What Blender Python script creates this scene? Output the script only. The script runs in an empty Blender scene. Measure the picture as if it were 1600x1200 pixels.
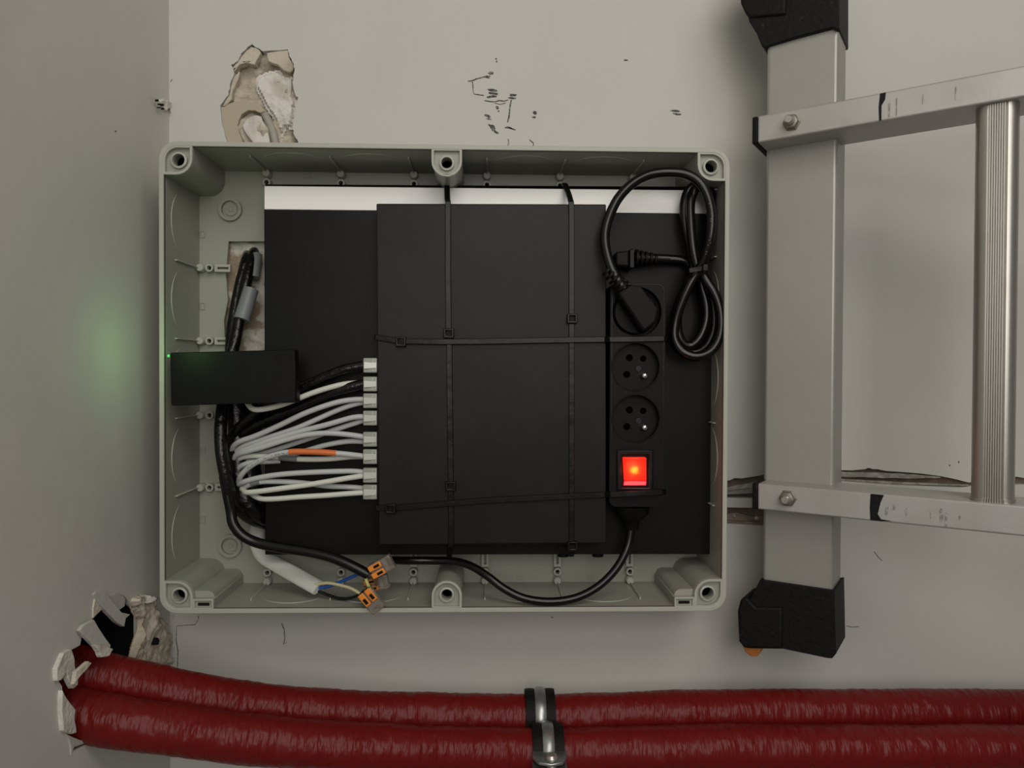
import bpy, bmesh, math, random
from mathutils import Vector, Matrix, noise
from mathutils.geometry import tessellate_polygon
C = bpy.context.scene.collection
random.seed(7)

# ------------------------------------------------------------------ camera
FPX = 1245.0
yaw, pit, rol = -0.0301, -0.0143, 0.0044
CAM = Vector((0.0336, -0.7322, 0.0059))
def _rot(v):
    x, y, z = v
    c, s = math.cos(yaw), math.sin(yaw); x, y = x*c+y*s, -x*s+y*c
    c, s = math.cos(pit), math.sin(pit); y, z = y*c+z*s, -y*s+z*c
    c, s = math.cos(rol), math.sin(rol); x, z = x*c+z*s, -x*s+z*c
    return (x, y, z)
_c = [_rot(e) for e in ((1,0,0),(0,1,0),(0,0,1))]
RIGHT = Vector((_c[0][0], _c[1][0], _c[2][0]))
FWD = Vector((_c[0][1], _c[1][1], _c[2][1]))
UP = Vector((_c[0][2], _c[1][2], _c[2][2]))
cam = bpy.data.objects.new('camera', bpy.data.cameras.new('camera')); C.objects.link(cam)
m = Matrix.Identity(4)
for i in range(3):
    m[i][0] = RIGHT[i]; m[i][1] = UP[i]; m[i][2] = -FWD[i]; m[i][3] = CAM[i]
cam.matrix_world = m
cam.data.sensor_width = 36; cam.data.lens = FPX/1600*36; cam.data.clip_start = 0.01
bpy.context.scene.camera = cam

# ------------------------------------------------------------------ world, lamps, exposure
sc = bpy.context.scene
sc.view_settings.view_transform = 'Standard'; sc.view_settings.look = 'None'
sc.view_settings.gamma = 1; sc.view_settings.use_curve_mapping = False
sc.view_settings.exposure = -0.04
w = bpy.data.worlds.new('world'); sc.world = w; w.use_nodes = True
w.node_tree.nodes['Background'].inputs[0].default_value = (1.0, 0.97, 0.90, 1)
w.node_tree.nodes['Background'].inputs[1].default_value = 0.105
def area(name, loc, target, sx, sy, power, col):
    l = bpy.data.lights.new(name, 'AREA'); l.shape = 'RECTANGLE'; l.size = sx; l.size_y = sy
    l.energy = power; l.color = col
    o = bpy.data.objects.new(name, l); C.objects.link(o); o.location = loc
    o.rotation_euler = (Vector(target)-Vector(loc)).to_track_quat('-Z', 'Y').to_euler()
    return o
area('ceiling_lamp', (0.38, -1.15, 0.85), (0.0, 0, 0.05), 0.9, 0.5, 5.6, (1.0, 0.965, 0.89))
area('front_fill', (0.06, -1.6, 0.30), (0, 0, 0), 1.05, 0.65, 8.6, (1.0, 0.965, 0.92))  # soft frontal fill light, added behind the camera

# ------------------------------------------------------------------ helpers
def ray(px, py):
    return (RIGHT*((px-800)/FPX) + UP*((600-py)/FPX) + FWD)
def P(px, py, d):                       # point at distance d in front of the back wall
    r = ray(px, py); t = (-d-CAM.y)/r.y; return CAM + r*t
XL = P(265, 600, 0).x
def PX(px, py, off=0.0):                # point on a plane parallel to the left wall
    r = ray(px, py); t = (XL+off-CAM.x)/r.x; return CAM + r*t

def lin(c):
    return tuple(((v/255)/12.92 if v <= 10 else ((v/255+0.055)/1.055)**2.4) for v in c) + (1,)
def mat(name, col, rough=0.5, metal=0.0, bump=0.0, bscale=60, col2=None, cscale=8, spec=0.5,
        trans=0.0, emit=None, estr=0.0, coord='Object', stretch=None, detail=4, c2lo=0.45, c2hi=0.65, coat=0):
    m = bpy.data.materials.new(name); m.use_nodes = True
    nt = m.node_tree; b = nt.nodes['Principled BSDF']
    b.inputs['Base Color'].default_value = col if len(col) == 4 else (*col, 1)
    b.inputs['Roughness'].default_value = rough; b.inputs['Metallic'].default_value = metal
    b.inputs['Specular IOR Level'].default_value = spec
    b.inputs['Transmission Weight'].default_value = trans
    b.inputs['Coat Weight'].default_value = coat
    if emit: b.inputs['Emission Color'].default_value = (*emit, 1); b.inputs['Emission Strength'].default_value = estr
    tc = nt.nodes.new('ShaderNodeTexCoord'); mp = nt.nodes.new('ShaderNodeMapping')
    nt.links.new(tc.outputs[coord], mp.inputs[0])
    if stretch: mp.inputs['Scale'].default_value = stretch
    if col2:
        n = nt.nodes.new('ShaderNodeTexNoise'); n.inputs['Scale'].default_value = cscale; n.inputs['Detail'].default_value = detail
        nt.links.new(mp.outputs[0], n.inputs['Vector'])
        r = nt.nodes.new('ShaderNodeValToRGB'); r.color_ramp.elements[0].position = c2lo; r.color_ramp.elements[1].position = c2hi
        r.color_ramp.elements[0].color = b.inputs['Base Color'].default_value
        r.color_ramp.elements[1].color = col2 if len(col2) == 4 else (*col2, 1)
        nt.links.new(n.outputs[0], r.inputs[0]); nt.links.new(r.outputs[0], b.inputs['Base Color'])
    if bump:
        n = nt.nodes.new('ShaderNodeTexNoise'); n.inputs['Scale'].default_value = bscale; n.inputs['Detail'].default_value = 5
        nt.links.new(mp.outputs[0], n.inputs['Vector'])
        bp = nt.nodes.new('ShaderNodeBump'); bp.inputs['Strength'].default_value = bump; bp.inputs['Distance'].default_value = 0.002
        nt.links.new(n.outputs[0], bp.inputs['Height']); nt.links.new(bp.outputs[0], b.inputs['Normal'])
    return m

M = {}
M['wall'] = mat('painted_plaster', (.60,.59,.55), .75, bump=.10, bscale=90, col2=(.57,.56,.53), cscale=5, spec=.3)
M['wall_l'] = mat('painted_plaster_side', (.63,.615,.58), .75, bump=.12, bscale=70, col2=(.56,.545,.52), cscale=5, spec=.3)
M['plaster'] = mat('broken_plaster', (.62,.56,.46), .95, bump=.9, bscale=220, col2=(.42,.36,.27), cscale=22, spec=.1)
M['plaster_white'] = mat('white_plaster_chip', (.74,.71,.65), .9, bump=.6, bscale=260, col2=(.55,.51,.44), cscale=60, spec=.1)
M['plaster_grey'] = mat('painted_chip', (.50,.49,.455), .85, bump=.3, bscale=150, spec=.2)
M['chase'] = mat('chase_plaster', (.34,.27,.19), .95, bump=.9, bscale=200, col2=(.62,.59,.52), cscale=28, c2lo=.5, c2hi=.54, spec=.1)
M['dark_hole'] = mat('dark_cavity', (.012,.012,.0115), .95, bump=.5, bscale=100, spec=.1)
M['black'] = mat('black_opening', (.001,.001,.001), .9, spec=.02)  # near-black; paints the dark of screw and pin holes, also cable print
M['board'] = mat('torn_board', (.30,.28,.24), .9, bump=.9, bscale=400, col2=(.45,.43,.38), cscale=120, spec=.1)
M['wood'] = mat('dusty_brown_strip', (.22,.17,.13), .9, bump=.6, bscale=200, col2=(.3,.25,.2), cscale=60)
M['scuff'] = mat('black_scuff', (.05,.05,.048), .8, col2=(.36,.355,.33), cscale=500, c2lo=.5, c2hi=.7)
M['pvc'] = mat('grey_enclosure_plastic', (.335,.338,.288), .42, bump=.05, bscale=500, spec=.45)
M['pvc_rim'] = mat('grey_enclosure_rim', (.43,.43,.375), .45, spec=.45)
M['black_steel'] = mat('black_powder_coat', (.0035,.0035,.003), .42, bump=.05, bscale=900, spec=.16, col2=(.006,.006,.0055), cscale=14)
M['black_case'] = mat('black_painted_case', (.008,.008,.0075), .42, bump=.04, bscale=900, col2=(.0115,.0115,.0105), cscale=18, spec=.2)
M['black_plastic'] = mat('black_plastic', (.004,.004,.0038), .5, spec=.16, bump=.03, bscale=600)
M['black_gloss'] = mat('black_nylon', (.004,.004,.004), .34, spec=.26, bump=.6, bscale=28)
M['black_cable'] = mat('black_pvc_cable', (.003,.003,.003), .27, spec=.42)
M['black_wrap'] = mat('black_wrapped_cable', (.004,.004,.004), .25, spec=.45, bump=.6, bscale=160)
M['rubber'] = mat('black_rubber', (.005,.005,.0053), .6, bump=.35, bscale=250, col2=(.022,.022,.021), cscale=140, c2lo=.66, c2hi=.74, spec=.22)
M['alu_strip'] = mat('brushed_aluminium', (.95,.94,.92), .36, metal=.0)
M['alu'] = mat('ladder_aluminium', (.35,.34,.315), .42, metal=.35, bump=.05, bscale=300, col2=(.36,.355,.33), cscale=12, spec=.6)
M['alu_rail'] = mat('ladder_rail_aluminium', (.45,.44,.42), .42, metal=.35, bump=.05, bscale=300, col2=(.40,.395,.37), cscale=25, spec=.6)
M['alu_rung'] = mat('rung_aluminium', (.42,.405,.37), .34, metal=.8, col2=(.40,.38,.33), cscale=30, c2lo=.6, c2hi=.75, spec=.6)
M['steel'] = mat('galvanised_steel', (.42,.44,.43), .35, metal=.85, col2=(.3,.32,.31), cscale=60)
M['bolt'] = mat('zinc_bolt', (.5,.48,.44), .3, metal=.8)
M['nut'] = mat('dull_nut', (.22,.205,.17), .4, metal=.6)
M['smudge_print'] = mat('faint_print', (.12,.12,.11), .6)
M['chrome'] = mat('bright_pin', (.95,.95,.95), .12, metal=1)
M['grey_cable'] = mat('grey_network_sheath', (.53,.545,.54), .45, spec=.35)
M['white_cable'] = mat('pale_network_sheath', (.68,.69,.62), .45, spec=.35)
M['tape_grey'] = mat('grey_tape', (.20,.21,.22), .45)
M['tape_dark'] = mat('dark_grey_tape', (.17,.18,.18), .5)
M['orange_sleeve'] = mat('orange_sleeve', (.72,.17,.04), .45)
M['rj'] = mat('clear_plug_plastic', (.46,.48,.42), .18, trans=.25, spec=.6)
M['rj_in'] = mat('plug_latch_plastic', (.75,.77,.70), .12, trans=.2, spec=.8)
M['orange'] = mat('orange_lever', (.85,.27,.03), .35)
M['orange_dark'] = mat('orange_tab', (.50,.17,.03), .5)
M['clear_brown'] = mat('clear_connector_body', (.62,.56,.50), .10, trans=.8, spec=.6)
M['sheath'] = mat('white_cable_sheath', (.66,.66,.62), .5)
M['blue'] = mat('blue_wire', (.02,.09,.42), .4)
M['yellow'] = mat('yellow_wire', (.62,.60,.20), .4)
M['cream'] = mat('yellow_cream_wire', (.62,.57,.33), .4)
M['brown'] = mat('brown_wire', (.16,.08,.045), .45)
M['red_rocker'] = mat('red_lit_rocker', (.8,.02,.01), .2, emit=(1.0, .022, .008), estr=.95)
M['red_rim'] = mat('red_lit_lower_edge', (.6,.01,.02), .2, emit=(1.0, .01, .03), estr=.45)
M['glow_core'] = mat('neon_core', (1,.8,.2), .3, emit=(1.0, .62, .06), estr=1.7)
M['green_led'] = mat('green_led', (.1,.8,.2), .3, emit=(.1, 1.0, .15), estr=.25)
M['hose'] = mat('grey_conduit', (.38,.36,.31), .6)
M['sleeve_beige'] = mat('beige_sleeve', (.46,.41,.31), .7, bump=.2, bscale=150)
M['floor'] = mat('grey_screed', (.30,.29,.27), .8, bump=.3, bscale=40)

# red pipe insulation: fine wrinkles running round the pipe
def pipe_material():
    m = mat('red_insulation_film', (.155,.0085,.0075,1), .36, spec=.22)
    nt = m.node_tree; b = nt.nodes['Principled BSDF']
    tc = nt.nodes.new('ShaderNodeTexCoord')
    mp = nt.nodes.new('ShaderNodeMapping'); mp.inputs['Scale'].default_value = (1.0, .28, .28)
    nt.links.new(tc.outputs['Object'], mp.inputs[0])
    n = nt.nodes.new('ShaderNodeTexNoise'); n.inputs['Scale'].default_value = 170; n.inputs['Detail'].default_value = 2
    nt.links.new(mp.outputs[0], n.inputs['Vector'])
    n2 = nt.nodes.new('ShaderNodeTexNoise'); n2.inputs['Scale'].default_value = 45
    nt.links.new(tc.outputs['Object'], n2.inputs['Vector'])
    mx = nt.nodes.new('ShaderNodeMath'); mx.operation = 'MULTIPLY'
    nt.links.new(n.outputs[0], mx.inputs[0]); nt.links.new(n2.outputs[0], mx.inputs[1])
    bp = nt.nodes.new('ShaderNodeBump'); bp.inputs['Strength'].default_value = 1.0; bp.inputs['Distance'].default_value = .0055
    nt.links.new(mx.outputs[0], bp.inputs['Height']); nt.links.new(bp.outputs[0], b.inputs['Normal'])
    return m
M['pipe'] = pipe_material()

ORG = {}
def finish(o, label=None, cat=None, group=None, kind=None):
    if label: o['label'] = label
    if cat: o['category'] = cat
    if group: o['group'] = group
    if kind: o['kind'] = kind
    return o
def thing(name, label, cat, loc, group=None):
    o = bpy.data.objects.new(name, None); C.objects.link(o); o.location = loc
    o.empty_display_size = .01; ORG[o.name] = Vector(loc)
    return finish(o, label, cat, group)

class MB:
    def __init__(s): s.v = []; s.f = []
    def add(s, vs, fs):
        n = len(s.v); s.v += [Vector(v) for v in vs]; s.f += [tuple(i+n for i in f) for f in fs]; return s
    def hexa(s, a, b):                  # a: 4 pts, b: 4 pts
        return s.add(list(a)+list(b), [(3,2,1,0),(4,5,6,7),(0,1,5,4),(1,2,6,5),(2,3,7,6),(3,0,4,7)])
    def box(s, x0, x1, y0, y1, z0, z1):
        return s.hexa([(x0,y0,z0),(x1,y0,z0),(x1,y0,z1),(x0,y0,z1)], [(x0,y1,z0),(x1,y1,z0),(x1,y1,z1),(x0,y1,z1)])
    def loft(s, loops, holes_front=(), off=None, cap0=True, cap1=True):
        """loops: list of equal-length rings"""
        n = len(loops[0]); base = len(s.v)
        for L in loops: s.v += [Vector(p) for p in L]
        for k in range(len(loops)-1):
            for i in range(n):
                j = (i+1) % n
                s.f.append((base+k*n+i, base+k*n+j, base+(k+1)*n+j, base+(k+1)*n+i))
        if cap0: s.f += [tuple(base+i for i in t) for t in tessellate_polygon([[Vector(p) for p in loops[0]]])]
        if cap1:
            b2 = base+(len(loops)-1)*n
            s.f += [tuple(b2+i for i in t) for t in tessellate_polygon([[Vector(p) for p in loops[-1]]])]
        return s
    def prism(s, outer, offset, holes=(), back=True):
        """outer: 3D coplanar loop, extruded by the vector offset; holes are loops too"""
        off = Vector(offset); rings = [list(map(Vector, outer))]+[list(map(Vector, h)) for h in holes]
        tris = tessellate_polygon(rings); flat = [p for r in rings for p in r]; n = len(flat); base = len(s.v)
        s.v += flat + [p+off for p in flat]
        s.f += [tuple(base+i for i in t) for t in tris]
        if back: s.f += [tuple(base+n+i for i in reversed(t)) for t in tris]
        k = 0
        for r in rings:
            L = len(r)
            for i in range(L):
                j = (i+1) % L
                s.f.append((base+k+i, base+k+j, base+n+k+j, base+n+k+i))
            k += L
        return s
    def tube(s, path, r, seg=12, step=.003, smooth=True, caps=True, flat=1.0):
        pts = catmull(path, step) if smooth else [Vector(p) for p in path]
        rr = r if callable(r) else (lambda t: r)
        N = len(pts); loops = []; prev = None
        for i, p in enumerate(pts):
            t = (pts[min(i+1, N-1)]-pts[max(i-1, 0)]).normalized()
            if prev is None:
                a = Vector((0,-1,0)) if abs(t.y) < .9 else Vector((0,0,1))
                nrm = (a - t*a.dot(t)).normalized()
            else:
                nrm = (prev - t*prev.dot(t)).normalized()
            prev = nrm; bn = t.cross(nrm); q = rr(i/(N-1))
            loops.append([p + (nrm*math.cos(2*math.pi*k/seg)*flat + bn*math.sin(2*math.pi*k/seg))*q for k in range(seg)])
        return s.loft(loops, cap0=caps, cap1=caps)
    def lathe(s, c, axis, prof, seg=24):   # prof: list of (along axis, radius)
        c = Vector(c); ax = Vector(axis).normalized()
        a = Vector((1,0,0)) if abs(ax.x) < .8 else Vector((0,0,1))
        a = (a-ax*a.dot(ax)).normalized(); b = ax.cross(a)
        loops = [[c+ax*h+(a*math.cos(2*math.pi*k/seg)+b*math.sin(2*math.pi*k/seg))*max(r, 1e-5) for k in range(seg)] for h, r in prof]
        return s.loft(loops)
    def ribbon(s, path, wd, w, th, smooth=False, step=.004):
        pts = catmull(path, step) if smooth else [Vector(p) for p in path]
        wd = Vector(wd).normalized(); N = len(pts); loops = []
        for i, p in enumerate(pts):
            t = (pts[min(i+1, N-1)]-pts[max(i-1, 0)]).normalized()
            d = (wd - t*wd.dot(t)).normalized(); nr = t.cross(d).normalized()
            if nr.y > 0: nr = -nr
            loops.append([p-d*w/2, p+d*w/2, p+d*w*.42+nr*th, p-d*w*.42+nr*th])
        return s.loft(loops)
    def build(s, name, material, parent=None, bevel=0, smooth=False, seg=2, label=None, angle=35, origin=None):
        if parent is not None: o0 = ORG[parent.name]
        elif origin is not None: o0 = Vector(origin)
        else:
            o0 = sum(s.v, Vector())/len(s.v)
        me = bpy.data.meshes.new(name); me.from_pydata([v-o0 for v in s.v], [], s.f); me.update()
        bm = bmesh.new(); bm.from_mesh(me); bmesh.ops.recalc_face_normals(bm, faces=bm.faces); bm.to_mesh(me); bm.free()
        me.materials.append(material)
        o = bpy.data.objects.new(name, me); C.objects.link(o)
        if parent is not None: o.parent = parent; ORG[o.name] = o0
        else: o.location = o0; ORG[o.name] = o0
        if bevel:
            b = o.modifiers.new('bevel', 'BEVEL'); b.width = bevel; b.segments = seg; b.limit_method = 'ANGLE'; b.angle_limit = math.radians(40)
        if smooth or bevel:
            for p in me.polygons: p.use_smooth = True
            me.set_sharp_from_angle(angle=math.radians(angle))
        if label: o['label'] = label
        return o
def catmull(path, step):
    p = [Vector(q) for q in path]
    if len(p) < 3: 
        n = max(2, int((p[1]-p[0]).length/step)); return [p[0].lerp(p[1], i/n) for i in range(n+1)]
    p = [p[0]*2-p[1]] + p + [p[-1]*2-p[-2]]; out = []
    for i in range(1, len(p)-2):
        n = max(2, int((p[i+1]-p[i]).length/step))
        for k in range(n):
            t = k/n; a, b, c, d = p[i-1], p[i], p[i+1], p[i+2]
            out.append(.5*((2*b)+(c-a)*t+(2*a-5*b+4*c-d)*t*t+(3*b-a-3*c+d)*t**3))
    out.append(p[-2]); return out
def circ(cx, cz, r, y, n=24, a0=0, a1=2*math.pi, closed=True):
    k = n if closed else n-1
    return [Vector((cx+r*math.cos(a0+(a1-a0)*i/k), y, cz+r*math.sin(a0+(a1-a0)*i/k))) for i in range(n)]
def pp(pts, d): return [P(x, y, d) for x, y in pts]
def path(pts): return [P(*q) for q in pts]
def rrect(x0, x1, z0, z1, r, y, n=6):
    out = []
    for cx, cz, a in ((x1-r, z1-r, 0), (x0+r, z1-r, 90), (x0+r, z0+r, 180), (x1-r, z0+r, 270)):
        for i in range(n+1):
            t = math.radians(a+90*i/n); out.append(Vector((cx+r*math.cos(t), y, cz+r*math.sin(t))))
    return out
def jag(pts, amp, n=3, seed=0):         # roughen a pixel outline
    rnd = random.Random(seed); out = []
    for i, a in enumerate(pts):
        b = pts[(i+1) % len(pts)]
        out.append(a)
        for k in range(1, n): out.append((a[0]+(b[0]-a[0])*k/n+rnd.uniform(-amp, amp), a[1]+(b[1]-a[1])*k/n+rnd.uniform(-amp, amp)))
    return out
def inside(x, z, poly):
    c = False; j = len(poly)-1
    for i in range(len(poly)):
        if (poly[i][1] > z) != (poly[j][1] > z) and x < (poly[j][0]-poly[i][0])*(z-poly[i][1])/(poly[j][1]-poly[i][1])+poly[i][0]: c = not c
        j = i
    return c

# ------------------------------------------------------------------ room shell
hole_top = jag([(394,69),(410,80),(450,77),(452,88),(459,100),(460,112),(457,128),(462,150),(466,152),(460,180),(457,200),(460,212),(466,222),
            (458,262),(360,262),(355,222),(347,195),(344,165),(357,148),(359,132),(366,115),(361,101),(372,95),(377,83),(387,73)], .9, 3, 1)
hole_mid = [(350,372),(440,372),(440,570),(346,570),(350,460)]
slot = [(1100,756),(1140,750.5),(1148,747),(1160,747.5),(1175,745),(1193,742),(1250,738),(1312,734.5),(1330,735),(1352,733),(1357,731),(1364,733),(1371,733),
        (1385,736),(1410,737.5),(1440,740),(1470,744),(1490,748),(1514,754),(1560,745),(1590,745),(1600,747),(1700,752),(1700,764),(1600,757),(1514,760),(1500,761.5),(1420,758),
        (1312,749),(1300,790),(1250,826),(1192,821),(1160,819),(1135,816),(1100,814)]
xw0, xw1, zw0, zw1 = XL, 1.6, -1.3, 1.5
wb = MB().prism([(xw0,0,zw0),(xw1,0,zw0),(xw1,0,zw1),(xw0,0,zw1)], (0,.012,0), holes=[pp(hole_top,0), pp(hole_mid,0), pp(slot,0)])
wall_back = finish(wb.build('wall_back', M['wall']), kind='structure')
def recess(poly_px, name, material, depth, seed, step=.0018, parent=None, base=.006, amp=.012, sc=70, pad=4):
    q = pp(poly_px, 0); X = [v.x for v in q]; Z = [v.z for v in q]
    x0, x1, z0, z1 = min(X)-.004, max(X)+.004, min(Z)-.004, max(Z)+.004
    nx, nz = int((x1-x0)/step)+1, int((z1-z0)/step)+1; mb = MB(); V = []
    for j in range(nz+1):
        for i in range(nx+1):
            x = x0+(x1-x0)*i/nx; z = z0+(z1-z0)*j/nz
            e = min(1, min(i, nx-i, j, nz-j)/pad)
            n = noise.fractal(Vector((x*sc, seed*3.1, z*sc)), 0.9, 2.1, 4)
            f = noise.voronoi(Vector((x*sc*1.3, seed*7.7, z*sc*1.3)))[0]; f = f[1]-f[0]
            V.append((x, max(.0012, base+depth*e+amp*n*.6+amp*f*.55), z))
    F = [(j*(nx+1)+i, j*(nx+1)+i+1, (j+1)*(nx+1)+i+1, (j+1)*(nx+1)+i) for j in range(nz) for i in range(nx)]
    mb.add(V, F); return mb.build(name, material, parent, smooth=True, angle=50)
recess(hole_top, 'broken_plaster_recess', M['plaster'], .006, 1, parent=wall_back, base=.004, amp=.020, sc=42)
recess(hole_mid, 'rough_chase', M['chase'], .004, 4, parent=wall_back, base=.003, amp=.007, sc=40)
slot_in = MB().box(P(1100,780,0).x-.003, P(1700,780,0).x, .0125, .03, P(1250,826,0).z-.002, P(1350,730,0).z+.002)
slot_in.build('slot_back', M['wood'], wall_back)
# torn board strips and bracket in the slot
def strip(pts, d0, d1, name, m, parent=wall_back, label=None):
    return MB().prism(pp(pts, d0), (0, d0-d1, 0)).build(name, m, parent, bevel=.0003, label=label)
strip([(1130,763),(1160,757),(1194,750),(1194,758),(1170,763),(1130,768)], -.001, -.008, 'torn_board_strip', M['board'])
strip([(1130,766),(1194,760),(1194,770),(1130,773)], -.003, -.010, 'torn_board_strip', M['alu'])
strip([(1130,778),(1194,779),(1250,790),(1250,797),(1194,794),(1130,793)], -.0005, -.008, 'torn_board_strip', M['wall'])
strip([(1130,813),(1194,816),(1250,822),(1250,829),(1194,821),(1130,817.5)], .0006, -.004, 'torn_board_strip', M['wood'])
strip(jag([(1312,737),(1345,738),(1380,739),(1420,741),(1470,745),(1470,747),(1420,748),(1360,746),(1312,745)], .5, 3, 5), .0008, -.008, 'torn_board_strip', M['board'])
strip([(1312,748),(1400,753),(1514,757.5),(1514,759.5),(1400,757),(1312,751)], .001, -.002, 'torn_board_strip', M['board'])
tb = thing('mounting_bracket', 'rusty brown bracket with a screw in the wall slot right of the enclosure', 'bracket', P(1165,808,0))
MB().prism(jag(pp and [(1137,800),(1160,797),(1178,803),(1193,806),(1193,813),(1137,812)], .5, 2, 9) and pp([(1130,805),(1150,801),(1170,806),(1193,808),(1193,815),(1130,812)], -.001), (0,.004,0)).build('bracket_plate', M['wood'], tb)
MB().lathe(P(1180.5,809.5,-.002), (0,-1,0), [(0,.0024),(.0015,.0026),(.0028,.0020),(.0034,.001)], 16).build('screw', M['bolt'], tb, smooth=True)
MB().lathe(P(1147,806,-.002), (0,-1,0), [(0,.0026),(.001,.0022),(.0024,.0012)], 7).build('plaster_blob', M['board'], tb, smooth=True)

# left wall with its knocked-through hole
hl = jag([(152,926),(147,965),(131,980),(125,1008),(114,1014),(100,1022),(92,1050),(92,1066),(97,1073),(99,1115),(100,1144),(108,1160),(111,1176),
      (118,1172),(142,1158),(190,1150),(206,1100),(208,1040),(214,1012),(222,990),(224,975),(215,955),(205,945),(195,932),(185,926),(170,932)], .8, 2, 3)
lw = [(XL,-3.2,zw0),(XL,0.012,zw0),(XL,0.012,zw1),(XL,-3.2,zw1)]
wl = MB().prism(lw, (-.004,0,0), holes=[[PX(a,b) for a,b in hl]])
wall_left = finish(wl.build('wall_left', M['wall_l']), kind='structure')
ys = [PX(a,b) for a,b in hl]; y0 = min(v.y for v in ys)-.01; y1 = max(v.y for v in ys)+.01; z0 = min(v.z for v in ys)-.01; z1 = max(v.z for v in ys)+.01
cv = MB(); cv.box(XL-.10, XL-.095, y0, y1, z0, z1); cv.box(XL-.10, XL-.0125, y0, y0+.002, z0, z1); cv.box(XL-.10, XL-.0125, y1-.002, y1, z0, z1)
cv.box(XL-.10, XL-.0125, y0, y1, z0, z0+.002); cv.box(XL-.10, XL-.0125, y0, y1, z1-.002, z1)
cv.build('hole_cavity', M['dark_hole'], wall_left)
def flake(pts, off, th, m, tilt=0.0, lab=None):
    q = [PX(a, b, off) for a, b in jag(pts, .5, 2, len(pts))]
    zc = sum(v.z for v in q)/len(q); yc = sum(v.y for v in q)/len(q)
    q = [v + Vector((tilt*(v.y-yc), 0, 0)) for v in q]
    MB().prism(q, (-th, 0, 0)).build('plaster_flake', m, wall_left, bevel=.0005, label=lab)
flake([(150,930),(154,925),(165,924),(176,942),(192,966),(190,979),(180,972),(168,957),(155,940)], .003, .003, M['plaster_grey'], .1)
flake([(150,930),(155,940),(162,950),(150,962),(146,966),(146,950)], .001, .003, M['plaster'])
flake([(137,975),(148,968),(158,990),(168,1008),(165,1018),(152,1015),(141,1000),(131,985)], .006, .003, M['plaster_grey'], .15)
flake([(152,1008),(160,1007),(175,1014),(170,1025),(160,1027),(157,1018)], .009, .004, M['plaster_white'], .1)
flake([(100,1020),(112,1014),(117,1030),(118,1045),(123,1050),(122,1070),(115,1076),(108,1062),(105,1050),(97,1062),(90,1064),(89,1045)], .003, .004, M['plaster_white'])
flake([(122,1050),(136,1033),(140,1036),(130,1052),(120,1070)], .012, .003, M['plaster'], .2)
flake([(98,1078),(104,1090),(118,1108),(117,1125),(120,1145),(112,1147),(100,1142),(97,1110)], .003, .006, M['plaster_white'])
flake([(188,957),(204,960),(192,971),(190,964)], .004, .003, M['plaster_white'])
flake([(172,931),(186,926),(196,935),(195,947),(183,955),(175,945)], .001, .004, M['plaster_grey'])
flake([(103,1146),(110,1160),(112,1181),(116,1168),(142,1158),(125,1156)], .001, .004, M['plaster_grey'])
# crumbled corner: bumpy plaster patches on both walls
def crumble(poly, seed, on_left, amp, m, step=.0014, sc=62):
    if on_left: q = [PX(a, b) for a, b in poly]; U = [v.y for v in q]
    else: q = [P(a, b, 0) for a, b in poly]; U = [v.x for v in q]
    Z = [v.z for v in q]; pl = list(zip(U, Z)); mb = MB(); idx = {}
    nu = int((max(U)-min(U))/step)+1; nz = int((max(Z)-min(Z))/step)+1
    def vid(i, j):
        if (i, j) not in idx:
            u = min(U)+i*step; z = min(Z)+j*step
            n = noise.fractal(Vector((u*sc, seed, z*sc)), .8, 2.1, 4)
            f = noise.voronoi(Vector((u*sc, seed, z*sc)))[0]; f = f[1]-f[0]
            edge = all(inside(u+a*step*1.6, z+b*step*1.6, pl) for a in (-1,1) for b in (-1,1))
            h = (.0012+amp*max(0, .35+n*.8+f*.5)) if edge else -.001
            idx[(i, j)] = len(mb.v); mb.v.append(Vector((XL+h, u, z)) if on_left else Vector((u, -h, z)))
        return idx[(i, j)]
    for j in range(nz):
        for i in range(nu):
            if inside(min(U)+(i+.5)*step, min(Z)+(j+.5)*step, pl):
                mb.f.append((vid(i, j), vid(i+1, j), vid(i+1, j+1), vid(i, j+1)))
    return mb.build('crumbled_plaster', m, wall_left if on_left else wall_back, smooth=True, angle=60)
crumble(jag([(200,938),(212,927),(225,925),(238,933),(240,950),(256,968),(264,985),(266,1040),(250,1045),(200,1038),(205,1012),(211,992),(216,975),(207,956)], .8, 2, 3), 2, True, .0055, M['plaster'])
crumble([(204,934),(214,926),(228,925),(237,934),(234,952),(222,948),(212,950)], 6, True, .010, M['plaster_white'])
crumble(jag([(270,945),(276,960),(274,980),(276,1040),(267,1040),(266,950)], .5, 2, 3), 5, False, .002, M['plaster_white'])
crumble([(244,154),(252,151),(262,158),(262,172),(256,178),(248,168)], 9, True, .003, M['plaster_white'], step=.001)
crumble([(262,160),(268,164),(273,172),(268,184),(263,176)], 8, False, .0015, M['plaster_white'], step=.001)

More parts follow.
